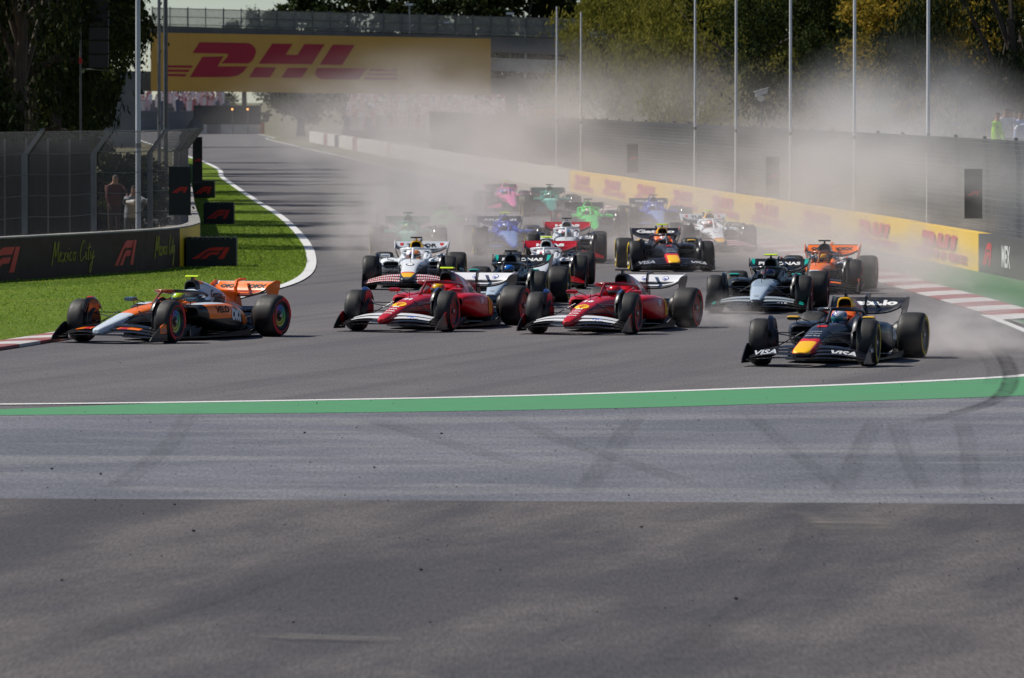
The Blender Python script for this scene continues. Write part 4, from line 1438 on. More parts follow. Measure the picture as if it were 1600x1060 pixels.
    for k in range(15):
        q = R(150 - 122 * k / 14)        # angle from the front, over the top, to the rear
        tt = k / 14
        r_ = .378 + .022 * math.sin(math.pi * tt)
        x, z = -r_ * math.cos(q), r_ * math.sin(q)
        yi, yo = -.215, -.150 + .02 * math.sin(math.pi * tt)
        rows.append([(-x, yi, z - .045), (-x, (yi + yo) / 2, z - .004), (-x, yo, z), (-x * 1.02, yo, z + .012), (-x * 1.02, (yi + yo) / 2, z + .008), (-x * 1.02, yi, z - .034)])
    mb.rings(rows)
    mb.prism([(-.22, -.20, .26), (.0, -.205, .37), (.16, -.205, .33), (.25, -.205, .12), (.22, -.205, -.06), (-.16, -.205, -.1)], (0, -.010, 0))
    CM['winglet'] = mb.mesh('wheel_winglet', True, 45)
    # mirror
    mb = MB()
    mb.rings([sup(.70, .085, .665, .715, 4, .60), sup(.64, .098, .655, .728, 4, .60), sup(.56, .095, .66, .725, 4, .60)])
    CM['mirror_l'] = mb.mesh('mirror', True, 50)
    CM['mirror_r'] = mirror(mb).mesh('mirror', True, 50)
    mb = MB().tube([(.60, .56, .665), (.58, .55, .60), (.52, .42, .585)], .009, 5)
    mb.tube([(.62, .50, .69), (.60, .34, .63)], .008, 5)
    CM['mstalk_l'] = mb.mesh('mirror_stalk', True)
    CM['mstalk_r'] = mirror(mb).mesh('mirror_stalk', True)
    # camera pod on top of the intake
    mb = MB()
    mb.rings([[(x, y, z) for x, z in ((-.40, 1.055), (-.43, 1.075), (-.50, 1.075), (-.53, 1.055), (-.50, 1.042), (-.43, 1.042))] for y in (-.125, -.112, .112, .125)], 0)
    CM['camera_pod'] = mb.mesh('camera_pod', True, 40)
    mb = MB().rings([[(-.40, -.02, .97), (-.54, -.02, .97), (-.54, .02, .97), (-.40, .02, .97)], [(-.43, -.014, 1.045), (-.51, -.014, 1.045), (-.51, .014, 1.045), (-.43, .014, 1.045)]])
    CM['pod_stem'] = mb.mesh('pod_stem', False)
    CM['antenna'] = MB().tube([(1.42, 0, .55), (1.43, 0, .70)], .006, 5).mesh('antenna', False)
    # one unit suspension arm along +x, flattened
    CM['arm'] = MB().tube([(0, 0, 0), (1, 0, 0)], .017, 6, flat=.55).mesh('suspension_arm', True, 60)
    # driver: helmet, visor, body
    mb = MB()
    prof = [(.0, -.125), (.06, -.125), (.105, -.10), (.128, -.04), (.134, .02), (.125, .07), (.10, .11), (.06, .135), (.02, .143), (0.001, .1435)]
    mb.lathe(prof, 28, 'Z')
    mb.v = [(x * 1.12 + (.012 if z < 0 else 0), y * .97, z) for x, y, z in mb.v]
    CM['helmet'] = mb.mesh('helmet', True, 60)
    rows = []
    for a in range(-7, 8):
        q = R(a * 11)
        rows.append([((.1345 + .004) * 1.12 * math.cos(q) * c_, (.1345 + .004) * .97 * math.sin(q) * c_, z) for z, c_ in ((-.028, 1.0), (.0, 1.02), (.03, 1.015), (.055, .985))])
    CM['visor'] = MB().grid(rows).mesh('visor', True)
car_meshes()

SUSP_F = [((2.02, .165, .43), (1.82, .66, .50)), ((1.50, .20, .49), (1.80, .66, .50)), ((1.98, .16, .27), (1.82, .68, .22)), ((1.45, .21, .27), (1.79, .68, .22)), ((1.70, .19, .52), (1.80, .66, .25)), ((2.06, .165, .36), (1.90, .67, .36))]
SUSP_R = [((-1.38, .17, .42), (-1.80, .58, .50)), ((-2.05, .09, .42), (-1.82, .58, .50)), ((-1.40, .17, .22), (-1.79, .58, .22)), ((-2.05, .10, .24), (-1.81, .58, .22)), ((-1.55, .15, .24), (-1.72, .58, .40))]

# ------------------------------------------------------------------ paint
def paint(name, base, rules=(), rough=0.30, flake=0.0, coat=0.35):
    """car paint whose colour fields are bounded by planes in car space.
    rule: (colour, [(ax, ay, az, d), ...]) -> colour where ax*x + ay*|y| + az*z > d for every plane"""
    m, t, b = new_mat(name)
    tc = nd(t, 'ShaderNodeTexCoord')
    sx = nd(t, 'ShaderNodeSeparateXYZ')
    t.links.new(tc.outputs['Object'], sx.inputs[0])
    X, Y, Z = sx.outputs
    Y = math_n(t, 'ABSOLUTE', Y)
    col = None
    nb = nd(t, 'ShaderNodeRGB')
    nb.outputs[0].default_value = (*base, 1)
    col = nb.outputs[0]
    for c, planes in rules:
        f = None
        for ax, ay, az, d in planes:
            e = math_n(t, 'MULTIPLY', X, ax)
            e = math_n(t, 'MULTIPLY_ADD', Y, ay, e)
            e = math_n(t, 'MULTIPLY_ADD', Z, az, e)
            g = math_n(t, 'GREATER_THAN', e, d)
            f = g if f is None else math_n(t, 'MULTIPLY', f, g)
        col = mix_c(t, f, col, c)
    # a film of track dirt, uneven
    n = noise(t, tc.outputs['Object'], 7.0, 5, 0.65, 0.42, 0.85)
    col = mix_c(t, math_n(t, 'MULTIPLY', n, 0.07), col, (.16, .13, .11))
    val(t, b.inputs['Base Color'], col)
    val(t, b.inputs['Roughness'], math_n(t, 'MULTIPLY_ADD', n, 0.25, rough))
    b.inputs['Coat Weight'].default_value = coat
    b.inputs['Coat Roughness'].default_value = 0.07
    return m
carbon = plain('carbon_fibre', (.012, .012, .013), .42, vary=.3, scale=30)
carbon_gloss = plain('carbon_gloss', (.010, .010, .012), .25, vary=.3, scale=20, coat=.5)
dark_hole = plain('dark_inlet', (.004, .004, .004), .8)
def tyre_mat():
    m, t, b = new_mat('tyre_rubber')
    co = coords(t)
    n = noise(t, co, 14, 5, .6, .3, .7)
    val(t, b.inputs['Base Color'], mix_c(t, n, (.010, .010, .011), (.023, .022, .021)))
    val(t, b.inputs['Roughness'], math_n(t, 'MULTIPLY_ADD', n, .18, .50))
    bump(t, b, noise(t, co, 160, 2), .25, .004)
    return m
M_TYRE = tyre_mat()
M_RIM = plain('rim_cover', (.02, .02, .022), .35, vary=.3)
M_HUB = plain('hub_metal', (.35, .34, .33), .35, .9)
M_BAND = {'red': plain('band_red', hex_('e01c1c'), .6), 'yellow': plain('band_yellow', hex_('f0cc10'), .6)}
M_LIME = plain('pod_lime', hex_('c8e81e'), .4)
M_PODBLK = plain('pod_black', (.012, .012, .012), .4)
M_STEEL = plain('antenna_dark', (.02, .02, .02), .5)
M_RAIN = plain('rain_light_lens', (.18, .008, .008), .2)
INK = {k: plain('ink_' + k, hex_(v), .6, vary=.06) for k, v in dict(white='f2f2f2', black='0c0c0e', red='c8141e', grey='9aa2ae', navy='0c1a3c', blue='1846b4', yellow='ffc81e', teal='28c8b4', orange='f07814', pink='e86aa0', silver='c4ccd4').items()}

def livery(name, body, nose=None, cover=None, pod=None, wing='carbon', wing_flaps=None, rear_flap=None, rear_main=None, rear_end=None, halo=None, winglet=None, mirror_c=None, front_end=None, rim=None, rim_edge=None):
    L = {'name': name}
    L['body'] = body
    L['nose'] = nose or body
    L['cover'] = cover or body
    L['pod'] = pod or body
    L['halo'] = halo or carbon_gloss
    L['flaps'] = wing_flaps or [carbon_gloss] * 3
    L['main'] = carbon_gloss
    L['rear_flap'] = rear_flap or carbon_gloss
    L['rear_main'] = rear_main or carbon_gloss
    L['rear_end'] = rear_end or carbon_gloss
    L['winglet'] = winglet or carbon_gloss
    L['mirror'] = mirror_c or carbon_gloss
    L['front_end'] = front_end or carbon_gloss
    L['rim'] = rim or M_RIM
    L['rim_edge'] = rim_edge or M_RIM
    return L
BLK = (.010, .010, .011)
ORANGE = hex_('ff7a0a')
SILV = hex_('d4dee8')
def rainbow_rim():
    m, t, b = new_mat('rim_rainbow')
    tc = nd(t, 'ShaderNodeTexCoord')
    sx = nd(t, 'ShaderNodeSeparateXYZ')
    t.links.new(tc.outputs['Object'], sx.inputs[0])
    X, _, Z = sx.outputs
    q = math_n(t, 'ARCTAN2', Z, X)
    q = math_n(t, 'MULTIPLY_ADD', q, 1 / (2 * math.pi), .5)
    r_ = nd(t, 'ShaderNodeValToRGB')
    t.links.new(q, r_.inputs[0])
    e = r_.color_ramp
    e.elements[0].position = 0; e.elements[0].color = (*hex_('3cbe46'), 1)
    e.elements[1].position = 1; e.elements[1].color = (*hex_('3cbe46'), 1)
    for p, c in ((.2, 'd2c81e'), (.42, 'e07814'), (.58, 'd23c1e'), (.74, '3250d2'), (.86, '1e8cb4')):
        x = e.elements.new(p)
        x.color = (*hex_(c), 1)
    X2 = math_n(t, 'MULTIPLY', X, X)
    rr = math_n(t, 'SQRT', math_n(t, 'MULTIPLY_ADD', Z, Z, X2))
    f = math_n(t, 'MULTIPLY', math_n(t, 'GREATER_THAN', rr, .10), math_n(t, 'LESS_THAN', rr, .185))
    f2 = math_n(t, 'LESS_THAN', math_n(t, 'ABSOLUTE', math_n(t, 'SUBTRACT', rr, .14)), .008)
    c = mix_c(t, f, (.01, .01, .01), r_.outputs[0])
    c = mix_c(t, f2, c, (.02, .02, .02))
    val(t, b.inputs['Base Color'], c)
    b.inputs['Roughness'].default_value = .4
    return m
LIV = {}
mcl_nose = paint('paint_orange_nose', BLK, [(SILV, [(1, 0, .0, 1.60), (.42, -1.1, 1, 1.06)]), (ORANGE, [(-1, 0, 0, -1.80), (0, -.25, 1, .40)])])
mcl_body = paint('paint_orange_body', BLK, [(ORANGE, [(1, 0, 0, .0), (0, 0, 1, .47)]), (SILV, [(-1, 0, 0, .30), (0, 0, 1, .66)])])
mcl_cover = paint('paint_silver_cover', hex_('c2ccd8'), [(ORANGE, [(-1, 0, -.5, 1.02)]), (ORANGE, [(1, 0, 0, -.66), (0, 0, 1, .92)]), (BLK, [(1, 0, 0, -.47)]), (hex_('2c343c'), [(-1, 0, -.6, .50), (1, 0, .6, -.90), (0, 0, -1, -.70)]), (BLK, [(0, 0, -1, -.50)])])
mcl_pod = paint('paint_orange_pod', BLK, [(ORANGE, [(0, 0, 1, .36), (1, 0, .8, -.14), (-1, 0, .4, -.12)]), (ORANGE, [(-1, 0, .7, 1.20), (0, 0, 1, .24)]), (SILV, [(0, 0, 1, .604), (1, 0, 0, -.55)])])
orange = paint('paint_orange', ORANGE, [])
orange_flap = paint('paint_orange_flap', ORANGE, [(BLK, [(0, 0, 1, .928)]), (hex_('c8c8c8'), [(0, 1, 0, .535)])])
mcl_front = paint('paint_orange_endplate', BLK, [(ORANGE, [(-1, 0, 0, -2.34), (0, 0, 1, .17), (1, 0, .7, 2.25), (0, 0, -1, -.32)])])
LIV['orange'] = livery('orange', mcl_body, mcl_nose, mcl_cover, mcl_pod, wing_flaps=[carbon_gloss, paint('paint_orange_flaps', BLK, [(ORANGE, [(0, 1, 0, .25), (0, -1, 0, -.62)]), (hex_('c03030'), [(0, 1, 0, .28), (0, -1, 0, -.42)])]), carbon_gloss],
                       rear_flap=orange_flap, rear_main=paint('paint_orange_main', BLK, [(ORANGE, [(0, 0, 1, .735), (-1, 0, 0, 2.1)])]), rear_end=orange, halo=paint('paint_halo_black', BLK, [(hex_('8c4a20'), [(1, 0, 0, .5)])]),
                       winglet=paint('paint_winglet_dark', BLK, [(hex_('c84614'), [(0, 0, 1, .388)])]), mirror_c=plain('mirror_blue_grey', hex_('4a6478'), .4), front_end=mcl_front, rim=rainbow_rim())
RED = hex_('c40a1e')
RED_D = hex_('7d0614')
fer_body = paint('paint_crimson', RED, [])
fer_nose = paint('paint_crimson_nose', RED, [(BLK, [(0, 0, -1, -.235), (-1, 0, 0, -2.0)])])
fer_cover = paint('paint_crimson_cover', RED, [(hex_('e6eaf0'), [(-1, 0, .9, 1.50), (1, 0, -.9, -1.66)]), (hex_('28324e'), [(-1, 0, .5, 1.40), (1, 0, -.5, -1.66), (0, 0, -1, -.72)]), (BLK, [(1, 0, 0, -.52)]), ])
fer_pod = paint('paint_crimson_pod', RED, [(BLK, [(0, 0, -1, -.20)])])
WHITE = hex_('e8eaee')
white_flap = paint('paint_white_flap', WHITE, [(BLK, [(0, 0, 1, .930)]), (BLK, [(0, 0, -1, -.806)])])
white_w = paint('paint_white_wing', WHITE, [(BLK, [(0, 1, 0, .74)])])
fer_main = paint('paint_white_main', BLK, [(WHITE, [(-1, 0, 0, 2.10), (1, 0, 0, -2.185)])])
LIV['crimson'] = livery('crimson', fer_body, fer_nose, fer_cover, fer_pod, wing_flaps=[carbon_gloss, white_w, white_w], rear_flap=white_flap, rear_main=fer_main, rear_end=paint('paint_rear_end_dark', BLK, [(WHITE, [(0, 0, 1, .905)])]),
                        halo=paint('paint_crimson_halo', RED_D, []), winglet=paint('paint_winglet_navy', BLK, [(hex_('1e3c78'), [(0, 0, 1, .36)])]), mirror_c=fer_body, front_end=paint('paint_crimson_end', BLK, [(RED_D, [(0, 0, 1, .12), (-1, 0, 0, -2.3)])]), rim=plain('rim_red', hex_('96201c'), .4, vary=.3))
NAVY = hex_('0b1122')
YEL = hex_('ffc300')
RBR = hex_('dc1e28')
rb_nose = paint('paint_navy_nose', NAVY, [(RBR, [(1, .5, 0, 2.14), (0, 0, 1, .215)]), (YEL, [(1, 0, 0, 2.26), (.0, -1, 0, -.135), (0, 0, 1, .222)]), (NAVY, [(0, 0, -1, -.215)])], rough=.36)
rb_body = paint('paint_navy', NAVY, [], rough=.36)
rb_cover = paint('paint_navy_cover', NAVY, [(RBR, [(1, 0, .9, -.28)]), (hex_('f08c14'), [(1, 0, .35, -.26)]), (YEL, [(1, 0, 0, -.47)])], rough=.34)
rb_head = paint('paint_orange_headrest', NAVY, [(hex_('e66414'), [(0, 0, 1, .66), (0, -1, 0, -.20)])], rough=.5)
LIV['navy'] = livery('navy', rb_body, rb_nose, rb_cover, rb_body, rear_flap=rb_body, rear_main=rb_body, rear_end=rb_body, mirror_c=paint('paint_mirror_yellow', BLK, [(YEL, [(0, 0, 1, .70)])]), wing_flaps=[rb_body] * 3, winglet=rb_body, front_end=rb_body, halo=rb_body)
TEAL = hex_('1eb4a5')
mer_nose = paint('paint_silver_nose', hex_('12181c'), [(hex_('b4c3d2'), [(0, -1.2, 1, .145), (1, 0, 0, 1.0)]), (hex_('12181c'), [(1, 0, 0, 2.70)]), (hex_('96a5b4'), [(1, 0, 0, .62), (0, -1, 0, -.17), (0, 0, 1, .5)])])
mer_body = paint('paint_black_teal', hex_('0e1416'), [(hex_('144642'), [(0, 0, -1, -.17)])])
mer_cover = paint('paint_black_silver', hex_('12181a'), [(hex_('78848e'), [(-1, 0, 0, 1.5)])])
mer_flap = paint('paint_teal_flap', BLK, [(TEAL, [(0, 1, 0, .49)])])
silver_w = paint('paint_silver_wing', hex_('a0aab2'), [(BLK, [(0, 1, 0, .70)]), (TEAL, [(0, 1, 0, .80), (0, -1, 0, -.88)])])
LIV['black'] = livery('black', mer_body, mer_nose, mer_cover, mer_body, rear_flap=mer_flap, wing_flaps=[carbon_gloss, silver_w, silver_w], mirror_c=paint('paint_teal_mirror', BLK, [(TEAL, [(0, 0, 1, .70)])]), winglet=paint('paint_winglet_teal', BLK, [(hex_('146e64'), [(0, 0, 1, .40)])]))
PWHITE = hex_('eceff2')
vc_nose = paint('paint_white_nose', PWHITE, [(RBR, [(1, 0, 0, 2.28)]), (YEL, [(1, 0, 0, 2.36)]), (hex_('50545a'), [(1, 0, 0, 2.70)]), (hex_('1e2632'), [(0, 1.0, -1, -.20)])])
vc_body = paint('paint_white', PWHITE, [(hex_('1e3c8c'), [(0, 0, -1, -.24)])])
vc_cover = paint('paint_white_cover', PWHITE, [(YEL, [(1, 0, 0, -.55)]), (hex_('f08c14'), [(1, 0, .4, -.32), (-1, 0, 0, .55)])])
def stripe_mat(name, a, bcol, scale):
    m, t, b = new_mat(name)
    tc = nd(t, 'ShaderNodeTexCoord')
    w = nd(t, 'ShaderNodeTexWave', wave_type='BANDS', bands_direction='Y')
    t.links.new(tc.outputs['Object'], w.inputs['Vector'])
    w.inputs['Scale'].default_value = scale
    w.inputs['Distortion'].default_value = 3.0
    w.inputs['Detail'].default_value = 3
    f = math_n(t, 'GREATER_THAN', w.outputs['Fac'], .55)
    val(t, b.inputs['Base Color'], mix_c(t, f, a, bcol))
    b.inputs['Roughness'].default_value = .35
    b.inputs['Coat Weight'].default_value = .4
    return m
vc_wing = stripe_mat('paint_white_red_wing', PWHITE, RBR, 7)
LIV['white'] = livery('white', vc_body, vc_nose, vc_cover, vc_body, rear_flap=paint('paint_silver_flap', hex_('d2d6dc'), []), rear_main=paint('paint_grey_main', hex_('30343a'), []), rear_end=vc_body, halo=vc_body, wing_flaps=[vc_wing] * 3, winglet=carbon_gloss, mirror_c=vc_body)
HR = hex_('b41024')
ha_body = paint('paint_pale_grey', hex_('d8dade'), [(BLK, [(0, 0, -1, -.33)]), (HR, [(0, 0, -1, -.22)])])
ha_nose = paint('paint_pale_nose', hex_('d8dade'), [(BLK, [(1, 0, 0, 2.3)]), (BLK, [(0, 1.2, -1, -.22)])])
LIV['red_wing'] = livery('red_wing', ha_body, ha_nose, ha_body, ha_body, rear_flap=paint('paint_red_flap', HR, []), rear_main=paint('paint_red_main', BLK, [(HR, [(-1, 0, 0, 2.1)])]), rear_end=paint('paint_red_end', HR, []), halo=paint('paint_pale_halo', hex_('d8dade'), []), wing_flaps=[paint('paint_red_wing', BLK, [(HR, [(0, 1, 0, .4)])])] * 3)
BL = hex_('1e46be')
wi_body = paint('paint_blue', BL, [(hex_('0a1432'), [(0, 0, -1, -.35)])])
wi_nose = paint('paint_blue_nose', BL, [(hex_('7896d2'), [(0, -1, 1, .25), (1, 0, 0, .9)]), (hex_('0a1432'), [(0, 1.0, -1, -.18)])])
LIV['blue'] = livery('blue', wi_body, wi_nose, wi_body, wi_body, rear_flap=paint('paint_navy_flap', hex_('0c1428'), []), rear_end=paint('paint_navy_end', hex_('0c1428'), []), halo=wi_body, wing_flaps=[carbon_gloss, paint('paint_blue_wing', hex_('0c1428'), [(hex_('5a78c8'), [(0, 1, 0, .3), (0, -1, 0, -.6)])]), carbon_gloss])
GR = hex_('28dc46')
sa_body = paint('paint_green_black', BLK, [(GR, [(0, 0, 1, .44), (1, 0, .5, -.25)])])
sa_nose = paint('paint_green_nose', GR, [(BLK, [(0, 1.0, -1, -.20)])])
LIV['green'] = livery('green', sa_body, sa_nose, paint('paint_green_cover', BLK, [(GR, [(1, 0, .4, -.55)])]), sa_body, halo=paint('paint_green_halo', GR, []))
AT = hex_('0a8c78')
as_body = paint('paint_teal', AT, [(BLK, [(0, 0, -1, -.30)])])
LIV['teal'] = livery('teal', as_body, paint('paint_teal_nose', AT, [(hex_('96e6d2'), [(0, 0, 1, .56)]), (BLK, [(0, 1, -1, -.18)])]), as_body, as_body, halo=as_body, rear_flap=paint('paint_dark_teal_flap', hex_('0a463c'), []))
PK = hex_('f06aaa')
al_body = paint('paint_pink_blue', hex_('1e50c8'), [(PK, [(0, 0, 1, .48), (1, 0, 0, -.2)])])
LIV['pink'] = livery('pink', al_body, paint('paint_pink_nose', PK, [(BLK, [(0, 1, -1, -.16)])]), paint('paint_pink_cover', PK, [(hex_('1e50c8'), [(-1, 0, 0, 1.0)])]), al_body, halo=paint('paint_pink_halo', PK, []), wing_flaps=[paint('paint_pink_wing', BLK, [(PK, [(0, 1, 0, .4)])])] * 3, rear_end=paint('paint_pink_end', PK, []))

def car_part(name, key, mats, parent):
    return put(name, CM[key], mats, parent)
VISOR = plain('visor_dark', (.01, .012, .016), .08, coat=1.0)
VISOR_TEAL = plain('visor_teal', hex_('1e6e78'), .08, coat=1.0)
OVERALL = {}
BODY_ME = None
def driver_body_mesh():
    """seated torso with arms reaching to the wheel, one continuous skin"""
    me = bpy.data.meshes.new('driver_body')
    P = [(-.08, 0, .22), (-.10, 0, .36), (-.09, 0, .50), (-.05, 0, .585), (-.07, .17, .535), (.10, .25, .40), (.33, .10, .43), (-.07, -.17, .535), (.10, -.25, .40), (.33, -.10, .43)]
    E = [(0, 1), (1, 2), (2, 3), (2, 4), (4, 5), (5, 6), (2, 7), (7, 8), (8, 9)]
    me.from_pydata(P, E, [])
    o = bpy.data.objects.new('driver_source', me)
    COL.objects.link(o)
    mod = o.modifiers.new('skin', 'SKIN')
    rad = [.15, .15, .13, .065, .075, .055, .045, .075, .055, .045]
    for i, r_ in enumerate(rad):
        me.skin_vertices[0].data[i].radius = (r_, r_)
    me.skin_vertices[0].data[0].use_root = True
    o.modifiers.new('sub', 'SUBSURF').levels = 2
    dg = bpy.context.evaluated_depsgraph_get()
    out = bpy.data.meshes.new_from_object(o.evaluated_get(dg))
    for p in out.polygons:
        p.use_smooth = True
    bpy.data.objects.remove(o)
    return out

def make_car(liv, loc, yaw, label, pod='black', band='red', nose='nose_slim', helmet=(.8, .1, .1), helmet2=None, driver_label=None, overall='262a30', letters=None, steer=4):
    """yaw: how far the nose is turned from the camera towards the viewer's left"""
    global BODY_ME
    L = LIV[liv]
    root = empty('race_car', loc, 0)
    # +x of the car points along (-sin yaw, -cos yaw)
    root.rotation_euler = (0, 0, math.atan2(-math.cos(yaw), -math.sin(yaw)))
    tag(root, label, 'race car', 'race cars in the pack')
    P = lambda n, k, m, par=None: car_part(n, k, m, par or root)
    P('nose', nose, L['nose'])
    P('cockpit', 'tub', L['body'])
    P('headrest', 'headrest', rb_head if liv == 'navy' else L['body'])
    P('engine_cover', 'engine_cover', [L['cover'], dark_hole])
    P('sidepod', 'sidepod_l', [L['pod'], dark_hole])
    P('sidepod', 'sidepod_r', [L['pod'], dark_hole])
    P('floor', 'floor', carbon)
    P('halo', 'halo', L['halo'])
    fw = P('front_wing', 'main_plane', L['main'])
    for i in (1, 2, 3):
        P('flap', 'flap%d' % i, L['flaps'][i - 1], fw)
    P('endplate', 'fw_end_l', L['front_end'], fw)
    P('endplate', 'fw_end_r', carbon_gloss if liv == 'orange' else L['front_end'], fw)
    rw = P('rear_wing', 'rear_main', L['rear_main'])
    P('flap', 'rear_flap', L['rear_flap'], rw)
    P('endplate', 'rw_end_l', [L['rear_end'], carbon_gloss if liv != 'orange' else L['rear_end']], rw)
    P('endplate', 'rw_end_r', [L['rear_end'], carbon_gloss if liv != 'orange' else L['rear_end']], rw)
    P('pylon', 'pylon', L['rear_end'] if liv in ('orange',) else carbon_gloss, rw)
    P('beam_wing', 'beam_wing', carbon_gloss, rw)
    P('rain_light', 'rain_light', M_RAIN)
    for s, nm in ((1, 'l'), (-1, 'r')):
        mi = P('mirror', 'mirror_' + nm, L['mirror'])
        P('mirror_stalk', 'mstalk_' + nm, carbon_gloss, mi)
    pm = M_LIME if pod == 'lime' else M_PODBLK
    cp = P('camera_pod', 'camera_pod', pm)
    P('pod_stem', 'pod_stem', L['cover'] if liv != 'navy' else M_PODBLK, cp)
    P('antenna', 'antenna', M_STEEL)
    # wheels: the front pair is steered
    for key, x, y in (('f', 1.8, .8475), ('r', -1.8, .7975)):
        for s in (1, -1):
            w = put('wheel', CM['tyre_' + key], M_TYRE, root)
            w.location = (x, s * y, .36)
            rz = (R(steer) if key == 'f' else 0) + (0 if s > 0 else math.pi)
            w.rotation_euler = (0, 0, rz)
            put('rim', CM['rim_' + key], [L['rim'], L['rim_edge']], w)
            put('hub_nut', CM['hub_' + key], M_HUB, w)
            put('sidewall_band', CM['band_' + key], M_BAND[band], w).rotation_euler = (0, (x + s) * 0.8, 0)
            put('brake_duct', CM['drum_' + key], carbon, w)
            if key == 'f':
                wl = put('wheel_winglet', CM['winglet'], L['winglet'], root)
                wl.location = (x, s * y, .36)
                wl.rotation_euler = (0, 0, R(steer))
                if s < 0:
                    wl.scale = (1, -1, 1)
    for arms in (SUSP_F, SUSP_R):
        for a, b in arms:
            for s in (1, -1):
                pa, pb = Vector((a[0], a[1] * s, a[2])), Vector((b[0], b[1] * s, b[2]))
                d = pb - pa
                o = put('suspension_arm', CM['arm'], carbon_gloss, root)
                o.location = pa
                o.rotation_euler = d.to_track_quat('X', 'Z').to_euler()
                o.scale = (d.length, 1, 1)
    # the driver sits in the car: a thing of its own
    if BODY_ME is None:
        BODY_ME = driver_body_mesh()
    ov = plain('overall_' + overall, hex_(overall), .8)
    mw = Matrix.LocRotScale(root.location, root.rotation_euler, None)
    dr = put('person', BODY_ME, ov)
    dr.matrix_world = mw
    tag(dr, driver_label, 'person', 'drivers in the cockpits')
    h = put('helmet', CM['helmet'], helmet_mat(helmet, helmet2), dr)
    h.location = (.0, 0, .665)
    h.rotation_euler = (0, R(4), R(-6))
    put('visor', CM['visor'], VISOR_TEAL if liv == 'navy' and pod == 'black' else VISOR, h)
    if letters:
        letters(root, fw, rw)
    return root
def helmet_mat(c, c2):
    nm = 'helmet_%02x%02x%02x' % tuple(int(255 * min(1, k)) for k in c)
    if c2:
        nm += '_%02x%02x%02x' % tuple(int(255 * min(1, k)) for k in c2)
    if nm in MATS:
        return MATS[nm]
    m, t, b = new_mat(nm)
    co = coords(t)
    n = noise(t, co, 9, 3, .5)
    f = math_n(t, 'GREATER_THAN', n, .55)
    val(t, b.inputs['Base Color'], mix_c(t, f, c, c2 or tuple(k * .6 for k in c)))
    b.inputs['Roughness'].default_value = .25
    b.inputs['Coat Weight'].default_value = .8
    return m

# ---- lettering laid on the bodywork
RF = dict(right=(0, 1, 0), up=(-.50, 0, .87))             # rear flap, seen from the front
def rear_word(root, rw, s, col, w=.86, h=.095, y=None, z=.805, bold=.02, x=-2.205):
    y0 = -w / 2 if y is None else y
    return word('lettering', s, (-2.212, y0, z), (0, 1, 0), (-.60, 0, .80), w, h, INK[col], rw, bold=bold, lift=.006, conform=CM['rear_flap_bvh'])
def pod_word(root, s, col, x, z, w, h, bold=.02, drop=0.0):
    return word('lettering', s, (x, .7, z), (-1, 0, -drop), (-drop, 0, 1), w, h, INK[col], root, bold=bold, conform=CM['sidepod_bvh'], lift=.007)
def nose_word(root, s, col, x, w, h, nose, bold=.02):
    return word('lettering', s, (x, -w / 2, .5), (0, 1, 0), (-1, 0, .12), w, h, INK[col], root, bold=bold, conform=CM[nose + '_bvh'], lift=.006)
def wing_word(fw, s, col, y, w, h, z=.175, x=2.60, slope=0.0):
    return word('lettering', s, (x, y, z), (-.30 if y > 0 else .30, 1, slope), (-.85, 0, .5), w, h, INK[col], fw, bold=.03, lift=.02)
def disc(name, c, right, up, rx, ry, col, parent, conform=None, lift=.008, k=24):
    pts = [(.5 + .5 * math.cos(2 * math.pi * i / k), .5 + .5 * math.sin(2 * math.pi * i / k)) for i in range(k)]
    c, right, up = Vector(c), Vector(right).normalized(), Vector(up).normalized()
    return flat_sign(name, [pts], c - right * rx - up * ry, right, up, 2 * rx, 2 * ry, INK[col], parent, conform=conform, lift=lift)
def let_orange(root, fw, rw):
    pod_word(root, 'VELO', 'black', .10, .455, .44, .115, .03)
    pod_word(root, 'OKX', 'white', -.42, .33, .46, .20, .06, .12)
    word('lettering', 'Gemini', (-.78, .2, .70), (-1, 0, -.12), (-.12, 0, 1), .42, .13, INK['black'], root, bold=.02, conform=CM['engine_cover_bvh'], lift=.008)
    rear_word(root, rw, 'OKX', 'black', .34, .10, -.46, bold=.07)
    rear_word(root, rw, 'OKX', 'black', .34, .10, .10, bold=.07)
    word('lettering', 'ORA', (2.30, .972, .20), (-1, 0, 0), (0, 0, 1), .16, .05, INK['grey'], fw, lift=.022)
def shell(root, c, right, up, rx, ry, conform, lift):
    a = disc('emblem', c, right, up, rx, ry, 'yellow', root, conform, lift)
    # ribs of the shell
    mb = []
    c, right, up = Vector(c), Vector(right).normalized(), Vector(up).normalized()
    pts = []
    for q in (-50, -25, 0, 25, 50):
        s, cs = math.sin(R(q)), math.cos(R(q))
        pts.append([(.5 + .02 * cs, .12), (.5 + .40 * s + .02, .5 + .38 * cs), (.5 + .40 * s - .02, .5 + .38 * cs), (.5 - .02 * cs, .12)])
    flat_sign('emblem_ribs', pts, c - right * rx - up * ry, right, up, 2 * rx, 2 * ry, INK['red'], root, conform=conform, lift=lift + .004)
